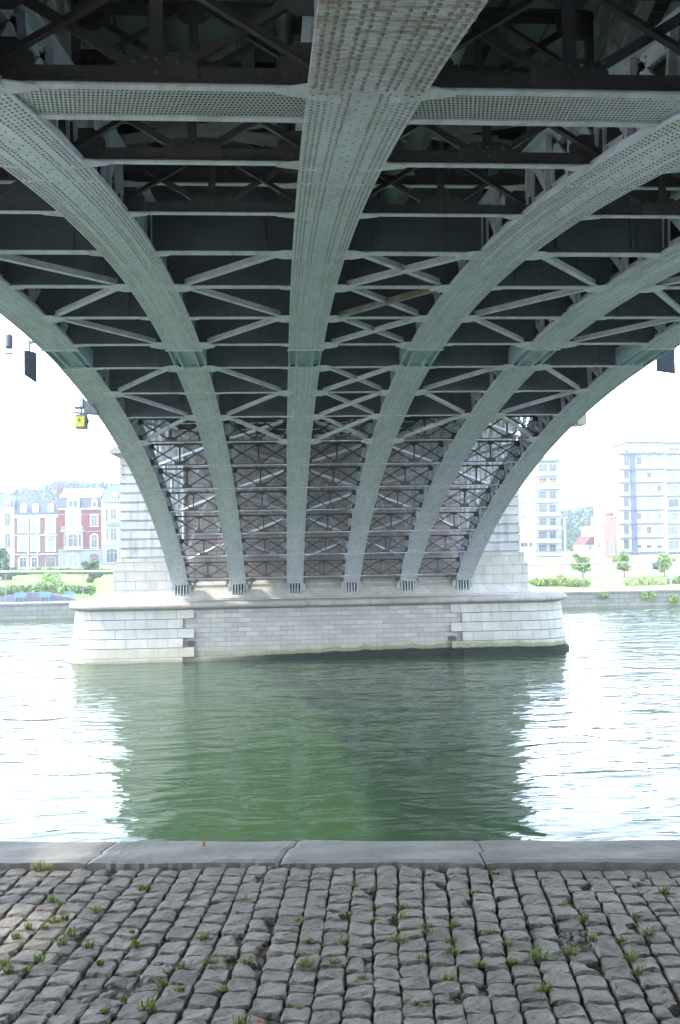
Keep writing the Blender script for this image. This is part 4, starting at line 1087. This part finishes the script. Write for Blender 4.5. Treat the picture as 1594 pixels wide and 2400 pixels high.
pbox(h, 'corner_pier', 'band', 1484, 1066, 1489, 1303, BY-.3, BY)
pbox(h, 'penthouse', 'white', 1470, 1037, 1552, 1060, BY+1, BY+9); pbox(h, 'penthouse_roof', 'band', 1467, 1033, 1554, 1038, BY+.4, BY+10)
for a in (1476, 1500, 1527): pbox(h, 'penthouse_window', 'glass_pale', a, 1048, a+13, 1054, BY+.95, BY+1.0)
b = MB(); x, z = WP(1519, 1034, BY+4); b.cyl((x, BY+4, z-.5), (x, BY+4, z+1.2), .04, 6); b.bar((x-.5, BY+4, z+.7), (x+.9, BY+4, z+1.3), .05, .05); sub(h, 'aerial', 'railing', b)
h = banded('apartment_block', 'second apartment block at the right edge with wide pale windows', 1561, 1680, 1040, [(1567, 1590, 'x'), (1604, 1624, 'x'), (1640, 1660, 'x')], BY+1.5, 0)
pbox(h, 'roof_edge', 'band', 1558, 1034, 1682, 1040, BY+1, BY+14)
# small buildings between
h = house('brick_house', 'narrow orange brick gable building between the towers', 'house', 1420, 1445, 1212, 1310, 'brick_o', 150., 7)
pbox(h, 'parapet', 'cream', 1419, 1209, 1446, 1213, 149.9, 157); window(h, 1429, 1266, 1437, 1300, 150., 'white2', 'glass_pale', surround=.06)
pbox(h, 'chimney', 'brick_p', 1428, 1202, 1438, 1210, 152., 154)
h = house('white_house', 'low white stepped house left of the orange brick building', 'house', 1396, 1419.6, 1233, 1310, 'white', 150.5, 7)
window(h, 1401, 1270, 1406, 1282, 150.5, 'white2', 'glass', surround=.05); pbox(h, 'roof_edge', 'grey_stone', 1395.5, 1231, 1420, 1234, 150.3, 157)
h = house('cottage', 'small gabled house with tiled roof in front of the wood', 'house', 1372, 1396, 1275, 1310, 'white', 151., 6)
xa, zb = WP(1370, 1277, 151.); xb, zt = WP(1398, 1257, 151.); b = MB(); b.prism([(xa, zb), (xb, zb), (xb, zt), (xb-1, zt)], 150.8, 157.2); sub(h, 'roof', 'brick_p', b)
window(h, 1381, 1277, 1386, 1290, 151., 'white2', 'glass', surround=.05)
# tall white mast
q = at(1325.5, 1303, 140); b = MB(); b.cyl((q.x, 140, q.z-1), (q.x, 140, at(1325, 1212, 140).z), .16, 10, .09); b.cyl((q.x, 140, q.z-1), (q.x, 140, q.z), .22, 10)
b.box(q.x-.5, q.x+.5, 139.9, 140.1, at(1325, 1212, 140).z-.05, at(1325, 1212, 140).z+.05)
tag(b.build('light_mast', 'white'), 'tall slim white mast beside the rounded tower', 'mast')

# ---- far woods
def woods(lab, x0, x1, prof, Y, seed):
    """prof: list of (photo x, photo y top)"""
    b = MB(); r = np.random.RandomState(seed); bl = []
    for i in range(int((x1-x0)/7)):
        px_ = x0+7*i+r.uniform(-3, 3); yt = np.interp(px_, [p[0] for p in prof], [p[1] for p in prof])
        y = yt+6
        while y < 1322:
            YY = Y-(y-yt)*.6+r.uniform(-6, 6); q = at(px_+r.uniform(-5, 5), y, YY); s = YY/FPX
            bl.append(((q.x, YY, q.z), (s*r.uniform(6, 11), s*8, s*r.uniform(6, 10)))); y += r.uniform(7, 11)
    leafcrown(b, bl, 46, .62, 0, seed)
    return tag(b.build('forest', 'forest'), lab, 'wood', kind='stuff')
woods('hazy green wood on the hillside between the right-hand towers', 1300, 1480, [(1300, 1196), (1340, 1196), (1380, 1188), (1400, 1184), (1420, 1200), (1480, 1205)], 300., 3)
woods('hazy treetops on the hill behind the left houses', -60, 300, [(-60, 1150), (30, 1158), (60, 1143), (90, 1150), (110, 1136), (140, 1128), (300, 1135)], 290., 4)
# ---- bank planting
tree('tree', 'large dense green tree at the left edge of the photo', 'tree', 8, 1276, 1385, 1368, 32, 112., 'leaf_d', 3, 14, 190, .16)
tree('tree', 'small dark round tree on the left lawn near the pier', 'tree', 214, 1306, 1383, 1366, 23, 104., 'leaf_d', 5, 12, 170, .12)
bush('light green bush on the lawn in front of the pink brick house', 100, 140, 1330, 1366, 106., 'leaf_l', 6, 170)
tree('young_tree', 'young bright tree nearest the pier on the right bank', 'tree', 1366, 1291, 1372, 1345, 27, 98., 'leaf_l', 8, 17, 105, .11, 'young trees on the right embankment')
tree('young_tree', 'young bright tree below the tall banded block', 'tree', 1463, 1281, 1355, 1342, 26, 98., 'leaf_l', 9, 17, 105, .11, 'young trees on the right embankment')
tree('young_tree', 'young bright tree at the right edge of the bank', 'tree', 1558, 1289, 1355, 1342, 25, 98., 'leaf_l', 10, 17, 105, .11, 'young trees on the right embankment')
bush('low spreading hedge at the foot of the right embankment by the pier', 1228, 1378, 1346, 1376, 89., 'leaf_l', 11, 300, .11, 'hedge', 'hedge')
bush('round green shrub beside the towpath between two young trees', 1474, 1560, 1340, 1378, 89., 'leaf_l', 12, 300, .11)
bush('green shrub cut by the right edge of the photo', 1570, 1625, 1340, 1368, 90., 'leaf_h', 13, 260, .11)
bush('long rounded dark hedge above the curved bench wall', -30, 222, 1360, 1396, 89., 'leaf_h', 14, 420, .10, 'hedge', 'hedge')
bush('light green hedge strip higher on the left lawn', -30, 275, 1328, 1352, 118., 'leaf_h', 15, 420, .13, 'hedge', 'hedge')
for i, (a, e, y0, y1, lb) in enumerate(((1508, 1536, 1382, 1402, 'weeds hanging over the river wall below the shrub'), (1572, 1588, 1386, 1410, 'weeds hanging over the river wall at the right edge'), (1404, 1428, 1388, 1398, 'thin weeds on the river wall below the path'))):
    bush(lb, a, e, y0, y1, 78.3, 'leaf_l', 20+i, 90, .08, 'wall_weeds', 'weeds', .4)
# curved bench wall with benches
ax, az_ = at(-40, 1412, 84.).x, -3.1; bx = at(181, 1412, 84.).x; zt = at(90, 1389, 84.).z
b = MB(); n = 24; poly = [(bx, az_-.2), (bx, az_+.02)]+[(ax+(bx-ax)*(1-i/n), az_+(zt-az_)*math.sin(math.pi*i/n)**.75) for i in range(1, n)]+[(ax, az_+.02), (ax, az_-.2)]
b.prism(poly, 84., 84.5); tag(b.build('bench_wall', 'benchwall'), 'low mauve curved retaining wall with benches on the left bank', 'wall')
for (a, e, lb) in ((33, 61, 'pale blue bench at left before the curved wall'), (92, 119, 'middle pale blue bench before the curved wall'), (149, 173, 'pale blue bench nearest the pier before the curved wall')):
    xa, xb = at(a, 1408, 83.2).x, at(e, 1408, 83.2).x; t_ = thing('bench', lb, 'bench', ((xa+xb)/2, 83.2, -3.096), 'pale blue benches by the curved wall')
    b = MB(); b.box(xa, xb, 83.0, 83.45, -2.68, -2.62); sub(t_, 'seat', 'bench', b); b = MB(); b.box(xa, xb, 83.44, 83.5, -2.55, -2.25); sub(t_, 'backrest', 'bench', b)
    for x in (xa+.15, xb-.2): b = MB(); b.box(x, x+.06, 83.05, 83.42, -3.1, -2.68); b.box(x, x+.06, 83.42, 83.5, -3.1, -2.3); sub(t_, 'leg', 'bench', b)
# tall tube rails on posts along the far quay
def rail(lab, p0, p1, posts, mat, rad, Y, star=False):
    a = at(*p0, Y); e = at(*p1, Y); t_ = thing('tube_rail', lab, 'rail', (a.x, Y, -3.0))
    b = MB(); b.cyl(a, e, rad, 8); sub(t_, 'rail', mat, b)
    for px_ in posts:
        u = (px_-p0[0])/(p1[0]-p0[0]); z = a.z+(e.z-a.z)*u; x = a.x+(e.x-a.x)*u
        b = MB(); b.cyl((x, Y, -3.0), (x, Y, z), .045, 8); sub(t_, 'post', 'greenpole', b)
    if star:
        b = MB(); c = at(1537, 1327, Y); s = .33
        b.add([c+Vector((-s, 0, s*.9)), c+Vector((s, 0, s*1.05)), c+Vector((s*.8, 0, -s)), c+Vector((-s*.9, 0, -s*.8)), c+Vector((0, -s*.5, 0)), c+Vector((0, s*.5, 0))], [(0,4,1), (1,4,2), (2,4,3), (3,4,0), (1,5,0), (2,5,1), (3,5,2), (0,5,3)])
        sub(t_, 'end_lantern', 'signgrey', b)
rail('thick white tube rail on thin posts along the left river wall', (-200, 1341), (278, 1339), (12, 194, -120), 'white', .085, 79.0)
rail('grey tube rail on pale posts along the right river wall, ending in a dark box', (1215, 1326), (1541, 1315.5), (1366, 1525), 'pole', .05, 79.0, True)
q = at(1573.5, 1375, 79.1); b = MB(); b.cyl((q.x, 79.1, -2.95), (q.x, 79.1, -2.0), .03, 8); b.dome((q.x, 79.05, -1.85), (0, -1, 0), .26, .1, 12); b.cyl((q.x, 79.05, -1.85), (q.x, 79.1, -1.85), .27, 12)
tag(b.build('round_marker', 'white'), 'small white round marker on a post at the right river wall', 'marker')

# ================================================================== LAMPS AND SIGNS ON THE BRIDGE SIDES
# left: floodlight on an arm, two marker panels, yellow signal
Y = 15.5
def hang_panel(name, lab, px, py0, py1, wpx, Y, slant, xin):
    a = at(px, py0, Y); e = at(px, py1, Y); w = wpx*Y/FPX; t_ = thing(name, lab, 'sign', (a.x, Y, a.z))
    hgt = a.z-e.z; b = MB()
    if slant < 0: w = -w
    b.add([(-w/2, -.02, 0), (w/2, .28, 0), (w/2, .28, -hgt*(1 if slant > 0 else .80)), (-w/2, -.02, -hgt*(.80 if slant > 0 else 1)),
           (-w/2, .03, 0), (w/2, .33, 0), (w/2, .33, -hgt*(1 if slant > 0 else .80)), (-w/2, .03, -hgt*(.80 if slant > 0 else 1))],
          [(0,3,2,1), (4,5,6,7), (0,1,5,4), (1,2,6,5), (2,3,7,6), (3,0,4,7)])
    b.build('panel', 'signgrey', t_)
    b = MB()
    b.bar((0, .1, 0), (0, .1, .25), .05, .05, (1, 0, 0)); b.bar((0, .1, .2), (xin-a.x, .1, .25), .07, .07)
    b.build('bracket', 'railing', t_); return t_
hang_panel('hanging_panel', 'blue grey slanted panel hanging from the left edge of the bridge', 67, 820, 893, 20, 22.0, 1, XR[0]-.3)
hang_panel('hanging_panel', 'blue grey slanted panel hanging from the right edge of the bridge', 1565, 820, 876, 33, 23.5, -1, XR[5]+.3)
# small metal flood lamp at the far left on a horizontal bar
c = at(21, 800, 22.5); t_ = thing('flood_lamp', 'grey cylindrical lamp standing on a thin bar at the far left', 'lamp', c)
k = 22.5/FPX
b = MB(); b.cyl((0, 0, -13*k), (0, 0, 13*k), 9*k, 16); b.cyl((0, 0, 13*k), (0, 0, 17*k), 9*k, 16, 5*k); b.cyl((0, 0, -13*k), (0, 0, -17*k), 9*k, 16, 6*k); b.build('housing', 'lampbody', t_)
b = MB()
for s_g in (-1, 1): b.bar((s_g*6*k, 0, -26*k), (s_g*7*k, 0, -8*k), .012, .02, (1, 0, 0))
b.box(-7*k, 9*k, -.03, .03, -29*k, -26*k); b.box(-60*k, 9*k, -.02, .02, -30*k, -27.5*k); b.build('bracket', 'railing', t_)
b = MB(); b.bar((-58*k, 0, -29*k), (-58*k, 0, 1.1), .04, .04, (1, 0, 0)); b.bar((-58*k, 0, 1.1), (XR[0]-1.1-c.x, 0, 1.15), .05, .05); b.build('hanger_arm', 'railing', t_)
# yellow channel signal with lamp housing above
c = at(186, 988, 27.5); k = 27.5/FPX; t_ = thing('signal_light', 'square yellow signal plate hanging beside the left rib', 'signal', c)
b = MB(); b.box(-11*k, 12*k, -.04, 0, -12*k, 11.5*k); b.build('plate', 'yellow', t_)
b = MB(); b.box(-9*k, 16*k, .0, .25, -16*k, 17*k); b.cyl((14*k, .1, 2*k), (20*k, .1, 2*k), 8*k, 12, 5*k); b.box(-2*k, 1.5*k, -.06, -.035, -1*k, 8*k); b.box(-8*k, 13*k, -.02, .1, -17*k, -13*k); b.build('housing', 'lampbody', t_)
b = MB(); b.bar((3*k, .1, 16*k), (3*k, .1, 30*k), .05, .05, (1, 0, 0)); b.box(-12*k, 8*k, .0, .2, 31*k, 35*k); b.bar((-14*k, .1, 22*k), (44*k, .1, 17*k), .06, .06); b.bar((12*k, .1, 18*k), (42*k, .1, 26*k), .05, .05); b.build('bracket', 'signgrey', t_)
b = MB(); b.box(-1*k, 8*k, .0, .25, 35*k, 58*k); b.build('lamp_box', 'white2', t_)
b = MB(); b.prism([(9*k, 20*k), (42*k, 20*k), (26*k, 44*k), (10*k, 52*k)], .05, .3); b.build('reflector', 'lampbody', t_)
# pale junction box behind the right rib
c = at(1362, 985, 30.); k = 30./FPX; b = MB(); b.box(-11*k, 11*k, -.1, .3, -11*k, 16*k); b.box(-17*k, 4*k, -.05, .25, -14*k, -8*k); b.box(-.02, .02, 0, .1, 16*k, 40*k); b.box(-30*k, 0, 0, .1, 2*k, 6*k)
tag(b.build('junction_box', 'box', loc=c), 'pale yellowish box fixed to the outer side of the right rib', 'box')
# white drain pipe on the wall behind the left bay
b = MB(); x = at(430, 1200, 48.1).x; b.cyl((x, 48.12, 1.6), (x, 48.12, 7.4), .10, 12)
for z in (2.4, 4.2, 6.0): b.cyl((x, 48.12, z), (x, 48.12, z+.08), .13, 12)
tag(b.build('drain_pipe', 'white2'), 'white drain pipe running down the left end of the pier wall', 'pipe')

# ================================================================== SUMMER HAZE
m = bpy.data.materials.new('summer haze'); m.use_nodes = True; t = m.node_tree; t.nodes.clear()
ou = t.nodes.new('ShaderNodeOutputMaterial'); pv = t.nodes.new('ShaderNodeVolumePrincipled')
pv.inputs['Color'].default_value = (.86, .93, 1, 1); pv.inputs['Density'].default_value = .0010; pv.inputs['Anisotropy'].default_value = .2
t.links.new(pv.outputs[0], ou.inputs['Volume']); M['haze'] = m
b = MB(); b.box(-1550, 1550, -260, 1550, -9, 48); tag(b.build('haze', 'haze'), kind='stuff')
SC.cycles.volume_bounces = 0
